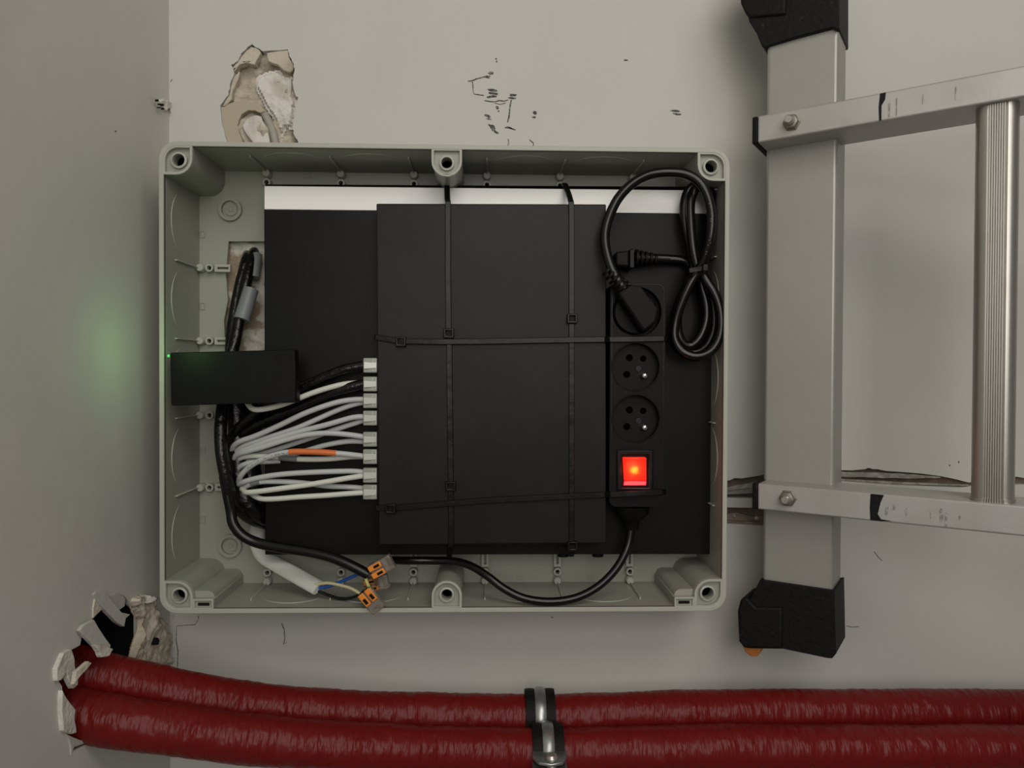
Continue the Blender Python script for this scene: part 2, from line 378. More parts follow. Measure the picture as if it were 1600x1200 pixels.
# marks on the walls
def mark(pts, name='scuff_mark', m=None, left=False, parent=None):
    q = [PX(a, b, .0003) for a, b in pts] if left else pp(pts, .0003)
    MB().prism(q, (-.0004,0,0) if left else (0,.0004,0)).build(name, m or M['scuff'], parent or (wall_left if left else wall_back))
def blob(cx, cy, w, h, seed, tilt=0, left=False):
    r = random.Random(seed); n = 11; q = []
    for i in range(n):
        a = 2*math.pi*i/n; k = r.uniform(.6, 1.15); x = w/2*math.cos(a)*k; y = h/2*math.sin(a)*k
        x *= 1.12; y *= 1.15; q.append((cx+x*math.cos(tilt)-y*math.sin(tilt), cy+x*math.sin(tilt)+y*math.cos(tilt)))
    mark(q, left=left)
def scratch(pts, w=1.2, seed=0):
    r = random.Random(seed); a = []; b = []
    for i, (x, y) in enumerate(pts):
        p = pts[max(i-1,0)]; q = pts[min(i+1,len(pts)-1)]; dx, dy = q[0]-p[0], q[1]-p[1]; L = math.hypot(dx, dy) or 1
        ww = w*r.uniform(.5, 1.1)/2; a.append((x-dy/L*ww, y+dx/L*ww)); b.append((x+dy/L*ww, y-dx/L*ww))
    mark(a+b[::-1])
for i, (a, b, c, d, t) in enumerate([(769,141,14,4.5,.15),(771,146,16,4,.1),(768,151,14,4,-.1),(801,148.5,13,4,.05),(801,153.5,13,3.2,.05),(767,114,8,4,.1),(761,121,8,2,.1),
        (762,181,13,5,.4),(764,186,8,2,.1),(769,198,13,6,.5),(772,204,8,4,.6),(776,207,8,3,.3),(775,92,3,2,0),(776,96,3,3,0),(777,168,5,5,0),(779,174,2.5,2.5,0),
        (836,176,7,6,.4),(834,183,6,3,0),(978,94,7,2.5,0),(1055,173,14,3.5,.1),(1058,178,12,3,.1),(863,964.5,4,2,0),(798,200,14,2,.4),(1484,727,2,3,0),(1498,722,2,3,0)]):
    blob(a, b, c, d, i, t)
scratch([(731,127),(738,126),(745,123),(753,121),(760,119),(766,119)], 2, 1)
scratch([(738,128),(739,134),(739,141),(741,147),(748,148),(756,149)], 1.6, 2)
scratch([(757,157),(765,158.5),(773,159),(780,157),(788,158),(794,156)], 2, 3)
scratch([(773,161),(782,163),(790,161)], 1.4, 4)
scratch([(799,156),(797,166),(796,176),(795,184),(793,191)], 2.2, 5)
scratch([(789,199),(796,200),(805,203)], 1.8, 6)
scratch([(794,217),(795,223),(793,229)], 1.8, 7)
scratch([(827,218),(833,223),(834,227),(828,230)], 1.6, 8)
scratch([(440,974),(444,984),(445,998),(443,1007),(448,1004)], 1.8, 9)
scratch([(310,962),(310,968),(305,976),(276,978),(275,1000),(278,1018),(277,1044)], 1.1, 10)
scratch([(1366,862),(1372,870),(1378,876)], 1.0, 11)
scratch([(1322,978),(1332,980),(1342,979)], 1.0, 12)
scratch([(266,128),(269,124)], 1.2, 13)
for i, (a, b, c, d) in enumerate([(247,157,3,4),(251,163,3,3),(255,164,3,4),(250,168,4,2),(256,170,2.5,3),(181,205,2,2)]): 
    q = [(a+c/2*math.cos(k)*1, b+d/2*math.sin(k)) for k in [0,1,2,3,4,5]]
    MB().prism([PX(x, y, .0045 if a > 200 else .0003) for x, y in q], (-.002,0,0)).build('dark_speck', M['dark_hole'], wall_left)
# conduit and beige sleeve inside the upper hole
cd = thing('wall_conduit', 'grey bent conduit in the broken plaster hole above the enclosure', 'conduit', P(425,200,-.004))
MB().tube([P(392,176,-.022), P(401,170,-.013), P(412,176,-.008), P(421,192,-.006), P(427,208,-.005), P(431,226,-.004), P(434,250,-.003)], .0034, 12).build('conduit_tube', M['hose'], cd, smooth=True)
arc = [(345,168),(358,162),(372,158),(386,157),(398,160),(408,166),(414,174),(408,176),(398,172),(388,172),(378,178),(373,188),(370,198),(374,208),(378,218),(380,235),(360,235),(352,210),(347,190)]
MB().prism(pp(jag(arc, .7, 2, 4), -.003), (0,.006,0)).build('plaster_collar', M['sleeve_beige'], wall_back, bevel=.001)
MB().prism(pp(jag([(363,106),(372,96),(380,84),(392,73),(400,74),(408,82),(402,92),(398,101),(385,97),(373,101),(366,112)], .8, 2, 4), -.001), (0,.009,0)).build('plaster_flake', M['plaster'], wall_back, bevel=.001)
MB().prism(pp(jag([(416,82),(450,78),(451,88),(458,100),(457,110),(452,114),(443,110),(432,100),(418,95)], .8, 2, 4), -.001), (0,.008,0)).build('plaster_flake', M['plaster'], wall_back, bevel=.001)
MB().prism(pp(jag([(347,166),(358,148),(361,132),(366,118),(374,110),(372,124),(364,140),(362,155),(352,164)], .8, 2, 4), -.001), (0,.007,0)).build('plaster_flake', M['plaster'], wall_back, bevel=.001)
MB().prism(pp(jag([(385,186),(398,180),(408,182),(414,196),(420,212),(422,228),(398,226),(384,208),(379,196)], .8, 2, 4), -.006), (0,.010,0)).build('plaster_flake', M['plaster_white'], wall_back, bevel=.001)
def relief(poly, y0, amp, m, seed, sc=70, step=.0013):
    q = [P(a, b, 0) for a, b in poly]; pl = [(v.x, v.z) for v in q]; X = [v.x for v in q]; Z = [v.z for v in q]; mb = MB(); idx = {}
    def vid(i, j):
        if (i, j) not in idx:
            x = min(X)+i*step; z = min(Z)+j*step
            dd = noise.voronoi(Vector((x*sc, seed, z*sc*.7)))[0]; n = noise.fractal(Vector((x*sc*2, seed, z*sc*2)), .8, 2.1, 4)
            sl = noise.noise(Vector((x*sc*.5+z*sc*.3, seed+5, z*sc*.5)))
            e = all(inside(x+a*step*1.5, z+b*step*1.5, pl) for a in (-1,1) for b in (-1,1))
            idx[(i, j)] = len(mb.v); mb.v.append(Vector((x, y0+amp*(dd[1]-dd[0])*.5+amp*sl+amp*.22*n+(0 if e else .004), z)))
        return idx[(i, j)]
    for j in range(int((max(Z)-min(Z))/step)+1):
        for i in range(int((max(X)-min(X))/step)+1):
            if inside(min(X)+(i+.5)*step, min(Z)+(j+.5)*step, pl): mb.f.append((vid(i, j), vid(i+1, j), vid(i+1, j+1), vid(i, j+1)))
    return mb.build('rough_plaster', m, wall_back, smooth=True, angle=30)
relief(jag([(398,118),(412,108),(432,104),(446,112),(456,116),(458,150),(463,154),(458,185),(454,200),(444,196),(436,212),(424,182),(412,166),(404,150),(398,138)], .9, 2, 4), .003, .006, M['plaster_white'], 3)

fl = finish(MB().box(XL, xw1, -3.2, 0, zw0-.02, zw0).build('floor', M['floor']), kind='structure')

# ------------------------------------------------------------------ enclosure
W2, H2, DF, DB = .23, .1893, .083, .003
enc = thing('electrical_enclosure', 'open grey plastic electrical enclosure without its lid mounted on the wall', 'electrical box', (0, 0, -H2))
g = pp([(357,377),(470,377),(470,548),(352,548),(350,500),(356,470),(353,430)], DB)
floor_outer = rrect(-W2+.001, W2-.001, -H2+.001, H2-.001, .0125, -DB)
MB().prism(floor_outer, (0, .0028, 0), holes=[g]).build('back_panel', M['pvc'], enc)
def ring(x, z, r, t, ya, yb):
    return MB().prism(rrect(-x, x, -z, z, r, ya), (0, yb-ya, 0), holes=[rrect(-x+t, x-t, -z+t, z-t, max(r-t, .002), ya)])
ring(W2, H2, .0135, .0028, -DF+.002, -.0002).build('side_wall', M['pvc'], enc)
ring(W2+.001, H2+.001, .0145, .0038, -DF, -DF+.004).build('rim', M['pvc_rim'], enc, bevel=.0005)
# inner rounded corners are filled by screw bosses
B = .0232
def corner_boss(sx, sz):
    cx, cz = sx*(W2-.0024), sz*(H2-.0024)
    def o(b, r, y, ins=0):               # square at the corner, rounded towards the inside
        x1, z1 = cx-sx*b, cz-sz*b; ox, oz = cx-sx*ins, cz-sz*ins; pts = []
        R0 = .0115-ins
        for i in range(7):               # outer rounded corner
            t = math.radians(90*i/6); pts.append(Vector((ox-sx*R0*(1-math.sin(t)), y, oz-sz*R0*(1-math.cos(t)))))
        pts.append(Vector((ox, y, z1)))
        for i in range(7):
            t = math.radians(90*i/6); pts.append(Vector((x1+sx*r*(1-math.sin(t)), y, z1+sz*r*(1-math.cos(t)))))
        pts.append(Vector((x1, y, oz)))
        return pts
    hx, hz = cx-sx*.0118, cz-sz*.0112
    b = MB().prism(o(B, .013, -DF+.0045), (0, DF-.0045-DB, 0), holes=[circ(hx, hz, .0048, -DF+.0045)])
    bo = b.build('screw_boss', M['pvc'], enc, bevel=.0005)
    MB().prism(o(B, .013, -DF+.0003), (0, .0048, 0), holes=[o(B-.0020, .0110, -DF+.0003, .0016)]).build('boss_lip', M['pvc_rim'], bo, bevel=.0004)
    MB().prism(circ(hx, hz, .0066, -DF+.0018), (0, .0035, 0), holes=[circ(hx, hz, .0049, -DF+.0012)]).build('screw_collar', M['pvc_rim'], bo, bevel=.0005)
    MB().prism(circ(hx, hz, .0047, -DF+.012), (0, .002, 0)).build('screw_well_shade', M['black'], bo)  # black disc painted in for the shade of the deep screw hole
for sx in (-1, 1):
    for sz in (-1, 1): corner_boss(sx, sz)
def mid_boss(sz):
    cx = P(698, 240 if sz > 0 else 940, DF).x; cz = sz*(H2-.0028); w = .0118; dep = .0215
    def u(w, dep, y, z0=0):
        pts = [Vector((cx-w, y, cz-sz*z0)), Vector((cx+w, y, cz-sz*z0))]
        for i in range(13):
            t = math.pi*i/12; pts.append(Vector((cx+w*math.cos(t), y, cz-sz*(dep-w+w*math.sin(t)))))
        return pts
    hz = cz-sz*.0105
    bo = MB().prism(u(w, dep, -DF+.004), (0, DF-.004-DB, 0), holes=[circ(cx, hz, .0044, -DF+.004)]).build('screw_boss', M['pvc'], enc, bevel=.0005)
    MB().prism(u(w+.0006, dep+.0006, -DF), (0, .0045, 0), holes=[u(w-.0015, dep-.0015, -DF, .001)]).build('boss_lip', M['pvc_rim'], bo, bevel=.0004)
    MB().prism(circ(cx, hz, .0062, -DF+.0015), (0, .0035, 0), holes=[circ(cx, hz, .0045, -DF+.001)]).build('screw_collar', M['pvc_rim'], bo, bevel=.0005)
    MB().prism(circ(cx, hz, .0043, -DF+.012), (0, .002, 0)).build('screw_well_shade', M['black'], bo)  # black disc here too, the dark of the hole put into its colour
mid_boss(1); mid_boss(-1)
# hinge slots beside the two lower corner bosses
for sx in (-1, 1):
    x0, x1 = sx*(W2-B), sx*(W2-B-.0165); zb = -H2+.002; zt = zb+.0088
    x0 += sx*-.0024; x1 += sx*-.0024; xa, xb = min(x0, x1), max(x0, x1)
    hs = MB().prism([(xa,-DF+.002,zb),(xb,-DF+.002,zb),(xb,-DF+.002,zt),(xa,-DF+.002,zt)], (0, DF-.002-DB, 0)).build('hinge_slot', M['pvc'], enc, bevel=.0008)
    MB().prism([(xa,-DF,zb),(xb,-DF,zb),(xb,-DF,zt),(xa,-DF,zt)], (0,.003,0), holes=[[(xa+.0015,-DF,zb+.0015),(xb-.0015,-DF,zb+.0015),(xb-.0015,-DF,zt-.0015),(xa+.0015,-DF,zt-.0015)]]).build('slot_frame', M['pvc_rim'], hs, bevel=.0003)
    xm = (xa+xb)/2; MB().box(xm-.0045, xm+.0045, -DF+.0012, -DF+.003, zb+.0032, zb+.0054).build('slot_opening', M['dark_hole'], hs)
    # the half-round column beside it, seen further down inside the box
    cxx = sx*(W2-B-.012)
    MB().prism([(sx*(W2-B+.002),-DF+.006,zb),(cxx,-DF+.006,zb)]+[Vector((cxx-sx*.006*math.sin(t), -DF+.006, zb+.014-.006+.006*math.cos(t)*1 if False else zb+.008+.006*(-math.cos(t)))) for t in [0,.4,.8,1.2,1.57]]+[Vector((cxx-sx*.006*math.cos(t), -DF+.006, zb+.008+.006*math.sin(t))) for t in [.3,.6,.9,1.2,1.57]]+[(sx*(W2-B+.002),-DF+.006,zb+.014)], (0, DF-.006-DB, 0)).build('corner_column', M['pvc'], enc, bevel=.0005)
# ribs, pegs and guides around the walls
def station(side, px, py, slotted=True):
    p = P(px, py, DB)
    if side == 'top':    w = Vector((p.x, 0, H2-.0028)); inn = Vector((0,0,-1))
    elif side == 'bottom': w = Vector((p.x, 0, -H2+.0028)); inn = Vector((0,0,1))
    elif side == 'left': w = Vector((-W2+.0028, 0, p.z)); inn = Vector((1,0,0))
    else: w = Vector((W2-.0028, 0, p.z)); inn = Vector((-1,0,0))
    al = inn.cross(Vector((0,1,0))).normalized()
    # rib standing on the wall
    y0, y1 = -DB, -.060; r = .0007
    a = [w-al*r, w+al*r, w+al*r*.5+inn*.0022, w-al*r*.5+inn*.0022]
    rib = MB().hexa([v+Vector((0,y0,0)) for v in a], [v+Vector((0,y1,0)) for v in a])
    rib.build('wall_rib', M['pvc_rim'], enc, bevel=.0002)
    c = w+inn*.0032
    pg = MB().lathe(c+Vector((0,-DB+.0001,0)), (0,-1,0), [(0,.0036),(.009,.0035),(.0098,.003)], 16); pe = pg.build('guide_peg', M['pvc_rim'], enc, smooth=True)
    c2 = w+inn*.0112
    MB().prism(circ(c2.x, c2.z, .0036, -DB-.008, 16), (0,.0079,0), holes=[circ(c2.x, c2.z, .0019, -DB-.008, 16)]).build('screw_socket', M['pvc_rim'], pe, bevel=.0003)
    MB().prism(circ(c2.x, c2.z, .0019, -DB-.002, 12), (0,.0019,0)).build('socket_well', M['dark_hole'], pe)
    if slotted:
        def q(a, b): return c2+inn*a+al*b+Vector((0,-DB-.006,0))
        MB().prism([q(.004,-.0034), q(.018,-.0034), q(.018,.0034), q(.004,.0034)], (0,.0059,0), holes=[[q(.0065,-.0010), q(.0165,-.0010), q(.0165,.0010), q(.0065,.0010)]]).build('slotted_guide', M['pvc_rim'], pe, bevel=.0003)
for x in (420,535,648,761,874,987): station('top', x, 270, False)
for x in (421,535,647,758,870,982): station('bottom', x, 905, x > 600)
for y in (420,533,648,760): station('left', 310, y)
for y in (318,415,655,774): station('right', 1100, y, False)
# embossed knockout circles on the side walls
def knock(side, cpx, cpy):
    p = P(cpx, cpy, DB); R = .0265; dm = .041; n = 40; path_ = []
    for i in range(n+1):
        a = math.pi*(.12+.76*i/n); u = R*math.cos(a); y = -dm-R*math.sin(a)
        if side == 'left': path_.append((-W2+.0029, y, p.z+u))
        elif side == 'right': path_.append((W2-.0029, y, p.z+u))
        elif side == 'top': path_.append((p.x+u, y, H2-.0029))
        else: path_.append((p.x+u, y, -H2+.0029))
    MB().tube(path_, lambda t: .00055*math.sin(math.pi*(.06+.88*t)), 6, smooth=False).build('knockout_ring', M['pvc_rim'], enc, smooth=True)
for y in (363,476,590,705,818): knock('left', 310, y)
for x in (477,591,818,931): knock('top', x, 270); knock('bottom', x, 905)
for y in (476,590,705): knock('right', 1100, y)
# recessed fixing points and little embossed squares on the back panel
for (a, b) in ((361,328),(361,852)):
    p = P(a, b, DB)
    fp = MB().prism(circ(p.x, p.z, .0104, -DB-.0042, 32), (0,.0041,0), holes=[circ(p.x, p.z, .0076, -DB-.0042, 32)]).build('fixing_ring', M['pvc'], enc, bevel=.0006)
    MB().lathe((p.x,-DB,p.z), (0,-1,0), [(0,.0058),(.0009,.0055),(.0009,.0022),(.0014,.0018)], 24).build('fixing_centre', M['pvc'], fp, smooth=True)
for (a, b, w, h) in [(316,366,8,11),(316,478,8,11),(316,703,8,11),(316,812,8,11),(480,274,11,7),(595,275,11,7),(813,904,11,7),(924,904,11,7),(820,276,11,7)]:
    pts = pp([(a-w/2,b-h/2),(a+w/2,b-h/2),(a+w/2,b+h/2),(a-w/2,b+h/2)], DB+.0010)
    q = pp([(a-w/2+1.3,b-h/2+1.3),(a+w/2-1.3,b-h/2+1.3),(a+w/2-1.3,b+h/2-1.3),(a-w/2+1.3,b+h/2-1.3)], DB+.0010)
    MB().prism(pts, (0,.0012,0), holes=[q]).build('embossed_square', M['pvc'], enc)
# raised plinth at the top right of the panel
a, b = P(700,265,DB), P(1062,312,DB)
MB().box(P(545,265,DB).x, P(1056,265,DB).x, -DB-.0015, -DB, P(800,320,DB).z, P(800,276,DB).z).build('panel_step', M['pvc'], enc)

# ------------------------------------------------------------------ rack unit, small switch
def slab(pts, d0, d1): return MB().prism(pp(pts, d1), (0, d1-d0, 0))
D1 = .046
ru = thing('rack_network_unit', 'large black steel rack unit with a bright aluminium edge filling the enclosure', 'network device', P(765,867,.006))
q = [P(412.5,326,D1), P(1117,334,D1), P(1115,866,D1), P(414,867,D1)]
body = MB().prism(q, (0, D1-.008, 0)); body.build('body', M['black_steel'], ru, bevel=.0008)
# aluminium front bar, its face leaning slightly back towards the top
tl, tr, bl, br = P(413,290.5,D1-.0035), P(1116,297.5,D1-.0035), P(413,327,D1+.0004), P(1117,334,D1+.0004)
back = Vector((0,.030,0))
MB().hexa([tl, tr, br, bl], [tl+back, tr+back, br+Vector((0,.034,0)), bl+Vector((0,.034,0))]).build('aluminium_bar', M['alu_strip'], ru, bevel=.0004, label='bright brushed aluminium bar along the top edge')
tk = [P(414,288,D1-.012), P(1116,292,D1-.012)]
MB().hexa([tk[0], tk[1], tr+Vector((0,.004,-.001)), tl+Vector((0,.004,-.001))], [tk[0]+back*.8, tk[1]+back*.8, tr+back, tl+back]).build('front_lip', M['black_steel'], ru)
for xx in (880, 934): 
    MB().lathe(P(xx, 862, D1-.018), (0,0,-1), [(-.004,.005),(.004,.005)], 20).build('rubber_foot', M['rubber'], ru)
D2 = .0735
sw = thing('network_switch', 'flat black network switch strapped over the larger rack unit', 'network switch', P(768,852,D1))
MB().prism([P(588,318,D2), P(947,319,D2), P(947.5,849,D2), P(592,852,D2)], (0, D2-D1-.0008, 0)).build('case', M['black_case'], sw, bevel=.0009)
# port openings along the left edge
pz = [P(590, y, D2).z for y in (571,599,626,653,686,713,742,768)]
xe = P(590, 660, D2).x
for z in pz:
    MB().box(xe-.0009, xe+.0002, -D2+.003, -D2+.020, z-.0072, z+.0072).build('port_frame', M['black_plastic'], sw)
for a, b in ((577, 0),):
    pass

# ------------------------------------------------------------------ network cables with plugs
def rj(parent, py, d=.0665, x1=590.5, tilt=0):
    c = P(x1, py, d); w = .0061; L = .0116; t = .0042
    x = xe-.0008 
    b = MB().box(x-L, x, c.y-t, c.y+t, c.z-w, c.z+w).build('plug', M['rj'], parent, bevel=.0008, label='clear plastic plug')
    yf = c.y-t
    l = MB().hexa([(x-L*.92,yf-.0022,c.z-.0028),(x-.0005,yf-.0006,c.z-.0022),(x-.0005,yf-.0006,c.z+.0022),(x-L*.92,yf-.0022,c.z+.0028)],
                  [(x-L*.92,yf-.0014,c.z-.0028),(x-.0005,yf+.0002,c.z-.0022),(x-.0005,yf+.0002,c.z+.0022),(x-L*.92,yf-.0014,c.z+.0028)])
    l.box(x-.004, x-.0034, yf-.0005, yf+.001, c.z-w*.85, c.z+w*.85); l.box(x-.0012, x-.0006, yf-.0005, yf+.001, c.z-w*.85, c.z+w*.85)
    l.build('latch', M['rj_in'], b, bevel=.0002)
    m = MB()
    for k in range(8): m.box(x-.0030, x-.0008, yf+.0004, yf+.0009, c.z-.0042+k*.0012-.0003, c.z-.0042+k*.0012+.0003)
    return b
def o2(x, y): return (240+x/4.444, 540+y/4.444)
def netcable(pts, m, label, plug=None, r=.00225, marks=(), group=None, ends=None):
    ps = [(*o2(a, b), d) for a, b, d in pts]
    if plug: ps = [(571, plug[1], plug[2])] + ps[1:]
    pth = path(ps)
    t = thing('network_cable', label, 'cable', pth[-1], group)
    tb = MB().tube(pth, r, 12); tb.build('sheath', m, t, smooth=True)
    if plug and plug[0]: rj(t, plug[3] if len(plug) > 3 else plug[1])
    cc = catmull(pth, .001)
    for (xa, xb, mm, nm) in marks:       # sleeves between two picture columns, as built lengths of the cable
        XA, XB = P(240+xa/4.444, 700, .06).x, P(240+xb/4.444, 700, .06).x
        seg = [p for p in cc if min(XA, XB) <= p.x <= max(XA, XB)]
        if len(seg) > 2: MB().tube(seg[::2], r*1.12, 14, smooth=False).build(nm, mm, t, smooth=True)
    return t
hid = [(-40, .02)]
U, Lo = .066, .055
YP = [571,599,626,653,686,713,742,768]
g = 'network cables fanned into the switch'
netcable([(1460,130,U),(1330,165,U),(1200,215,.064),(1050,280,.062),(900,340,.060),(780,410,.056),(680,490,.052),(600,560,.048),(540,640,.044),(500,760,.036)], M['black_wrap'], 'black network cable running to the topmost port of the switch', (1,571,U), r=.0043)
netcable([(1460,255,U),(1330,300,U),(1180,350,.062),(1000,430,.056),(850,490,.052),(740,540,.048),(640,600,.044),(570,660,.040),(540,780,.034)], M['black_wrap'], 'black network cable running to the second port from the top', (1,600,U), r=.0045)
netcable([(1440,258,.060),(1350,264,.066),(1250,284,.069),(1100,330,.070),(900,408,.071),(760,442,.071),(690,440,.069),(655,405,.062),(640,360,.052),(620,250,.03)], M['white_cable'], 'loose white cable crossing in front of the two black network cables')
netcable([(1460,380,U),(1380,376,U),(1250,400,.067),(1050,470,.067),(850,565,.064),(700,630,.060),(600,665,.056),(555,700,.050),(545,745,.044)], M['grey_cable'], 'grey network cable entering the third port, upper strand', (1,624,U,626))
netcable([(1460,395,U-.003),(1370,415,.062),(1250,460,.061),(1000,570,.060),(800,635,.058),(650,685,.054),(580,730,.048),(560,780,.042)], M['grey_cable'], 'grey network cable entering the third port, lower strand', (0,628,.061))
netcable([(1460,495,U),(1380,500,U),(1200,550,.066),(1000,600,.064),(800,660,.062),(680,705,.058),(590,745,.052),(555,790,.046)], M['grey_cable'], 'grey network cable entering the fourth port, upper strand', (1,651,U,653))
netcable([(1460,520,.061),(1380,545,.060),(1240,590,.059),(1050,655,.056),(850,720,.052),(700,760,.048),(600,780,.044),(560,800,.040)], M['grey_cable'], 'grey network cable entering the fourth port, lower strand behind the arched one', (0,656,.060))
netcable([(1460,632,U),(1350,618,U),(1200,608,.067),(1050,622,.067),(900,660,.065),(760,705,.062),(650,735,.058),(580,760,.052),(555,800,.046)], M['grey_cable'], 'grey network cable arching into the fifth port', (1,683,U,686))
netcable([(1460,660,.061),(1350,665,.060),(1200,690,.058),(1040,735,.054),(900,770,.050),(750,790,.047),(650,800,.044),(580,835,.040)], M['grey_cable'], 'grey network cable rising to the fifth port from behind the orange sleeve', (0,690,.060))
orange_cable = netcable([(1460,765,U),(1300,750,.068),(1120,738,.070),(950,738,.070),(820,765,.069),(720,808,.066),(650,855,.062),(605,905,.058),(590,950,.050)], M['grey_cable'], 'grey network cable wearing an orange marker sleeve', (1,713,U,713), marks=[(950,1280,M['orange_sleeve'],'marker_sleeve')])
netcable([(1460,768,.060),(1380,772,.060),(1200,788,.061),(1000,788,.061),(850,775,.058),(700,765,.054),(620,775,.050),(570,805,.044)], M['white_cable'], 'pale network cable with dark tape just below the orange sleeve', (0,714,.060), marks=[(860,1005,M['tape_dark'],'tape_band')])
netcable([(880,800,.052),(800,805,.054),(700,810,.055),(620,830,.052),(580,870,.046),(570,920,.04)], M['grey_cable'], 'short grey cable strand tucked under the pale cable at the left of the fan', (0,722,.052) and None)
netcable([(1460,878,U-.002),(1380,872,.063),(1200,876,.064),(1000,885,.064),(850,898,.063),(720,920,.060),(630,945,.056),(590,965,.050),(585,1010,.044)], M['grey_cable'], 'grey network cable entering the seventh port, upper strand', (0,738,.063))
netcable([(1460,900,U),(1350,920,.067),(1100,962,.068),(900,990,.068),(750,1010,.066),(650,1020,.062),(630,1010,.056),(600,980,.046)], M['white_cable'], 'pale network cable slanting up into the seventh port', (1,743,U,742))
netcable([(1460,985,.061),(1350,982,.060),(1200,975,.059),(1050,955,.058),(900,945,.058),(760,945,.058),(680,960,.056),(630,985,.050),(600,1000,.044)], M['grey_cable'], 'grey network cable entering the lowest port, upper strand with dark tape', (0,763,.061), marks=[(670,740,M['tape_dark'],'tape_band')])
netcable([(1460,1022,U),(1350,1028,.067),(1200,1040,.067),(1000,1052,.066),(850,1064,.064),(760,1065,.062),(710,1050,.058),(680,1030,.050),(640,1000,.042)], M['white_cable'], 'lowest pale network cable of the fan running to the bottom port', (1,769.5,U,768))

# ------------------------------------------------------------------ black trunk cables on the left
def cable(name, pts, r, m, label, cat='cable', part='sheath', **k):
    pth = path(pts); t = thing(name, label, cat, pth[0]); MB().tube(pth, r, 14, **k).build(part, m, t, smooth=True); return t, pth
t, pth = cable('trunk_cable', [(398,392,-.012),(394,405,.002),(385,440,.014),(376,485,.022),(368,530,.030),(358,570,.036),(350,620,.046),(345,665,.055),(346,705,.060),(353,745,.060),(362,778,.056),(376,798,.050),(395,812,.040),(425,822,.022)], .0052, M['black_wrap'], 'thick black trunk cable curving down the left side behind the injector')
MB().tube([P(392,452,.018), P(384,478,.022), P(377,500,.026)], .0068, 14).build('tape_band', M['tape_grey'], t, smooth=True, label='grey tape wrapped round the cable')
MB().tube([P(402,398,.000), P(399,420,.006), P(397,434,.009)], .0046, 12).build('clear_tape', M['tape_dark'], t, smooth=True)
cable('trunk_cable', [(388,396,-.012),(384,410,.004),(374,450,.012),(366,490,.016),(361,530,.024),(364,575,.030),(368,620,.036),(372,670,.038),(372,720,.042),(378,765,.044),(388,788,.044),(402,803,.038),(425,812,.022)], lambda t: .0048 if t < .35 else (.0048+.0037*min(1,(t-.35)/.15)), M['black_wrap'], 'black trunk cable on the inner side, passing under the fanned grey cables')
cable('trunk_cable', [(420,620,.030),(396,650,.034),(386,690,.036),(388,730,.036),(394,765,.036),(402,785,.034),(430,796,.020)], .0105, M['black_wrap'], 'stubby black cable bundle gathered where the grey cables converge')
cable('supply_cable', [(350,745,.048),(356,775,.058),(361,800,.066),(364,818,.070),(378,836,.072),(402,848,.072),(440,856,.074),(480,862,.076),(515,870,.078),(545,882,.080),(576,898,.082)], .0043, M['black_cable'], 'black supply cable looping below the rack unit to the orange connectors')

# white-sheathed cable with its wires
ws = thing('supply_cable', 'white sheathed cable splitting into blue, yellow and black wires', 'cable', P(497,918,.060))
MB().tube(path([(415,800,.006),(404,822,.010),(402,845,.016),(412,868,.024),(436,884,.034),(466,901,.046),(498,919,.058)]), .0069, 16, flat=.5).build('sheath', M['sheath'], ws, smooth=True)
MB().tube(path([(492,914,.058),(510,911,.062),(530,914,.066),(550,920,.070),(568,931,.074)]), .0013, 8).build('wire', M['cream'], ws, smooth=True, label='pale yellow wire')
MB().tube(path([(492,918,.056),(510,917,.060),(535,908,.066),(560,897,.074),(583,889,.080)]), .0014, 8).build('wire', M['blue'], ws, smooth=True, label='blue wire')
MB().tube(path([(492,921,.056),(508,928,.058),(530,935,.062),(550,934,.066),(566,926,.072),(580,915,.076)]), .0013, 8).build('wire', M['black_cable'], ws, smooth=True, label='black wire')
sw2 = thing('wire_set', 'short blue, yellow and brown wires leaving the end of the black supply cable', 'wires', P(577,898,.082))
MB().tube(path([(571,896,.082),(580,893,.083),(588,887,.084)]), .0014, 8).build('wire', M['blue'], sw2, smooth=True, label='blue wire')
MB().tube(path([(570,897,.082),(572,906,.083),(576,916,.083),(581,925,.082)]), .0013, 8).build('wire', M['yellow'], sw2, smooth=True, label='yellow-green wire')
MB().tube(path([(574,896,.081),(581,900,.082),(586,908,.081),(589,914,.079)]), .0013, 8).build('wire', M['brown'], sw2, smooth=True, label='brown wire')

# lever connectors
def lever_connector(cx, cy, d, ang, levers_vis, label, dark=False, L=.0125, Wd=.0085):
    c = P(cx, cy, d); t = thing('lever_connector', label, 'wire connector', c, None)
    R = Matrix.Rotation(ang, 3, 'Y')
    def tf(x, y, z): return c + R @ Vector((x, y, z))
    def bx(x0, x1, y0, y1, z0, z1): return MB().hexa([tf(x0,y0,z0),tf(x1,y0,z0),tf(x1,y0,z1),tf(x0,y0,z1)], [tf(x0,y1,z0),tf(x1,y1,z0),tf(x1,y1,z1),tf(x0,y1,z1)])
    bx(-L, L, -.003, .0035, -Wd, Wd).build('body', M['clear_brown'], t, bevel=.0008)
    lm = M['orange_dark'] if dark else M['orange']
    n = 2
    for k in range(n):
        z0 = -Wd+.0008+k*(2*Wd/n); z1 = z0+2*Wd/n-.0016
        lv = bx(-L-.0003, L*.12, -.0044, -.0028, z0, z1); lv.build('lever', lm, t, bevel=.0005)
        s = bx(-L*.55, -L*.05, -.0047, -.0043, z0+.0012, z1-.0012).build('lever_slot', M['dark_hole'], t)
    bx(L*.2, L*.55, -.0020, .002, -Wd+.001, Wd-.001).build('contact_strip', M['bolt'], t)
    bx(-L-.0006, -L+.0006, -.002, .003, -Wd+.001, Wd-.001).build('wire_entry', M['dark_hole'], t)
    return t
lever_connector(597, 885, .086, math.radians(-29), 2, 'lever connector nearest the rack unit, holding the blue wires', L=.0098, Wd=.0062)
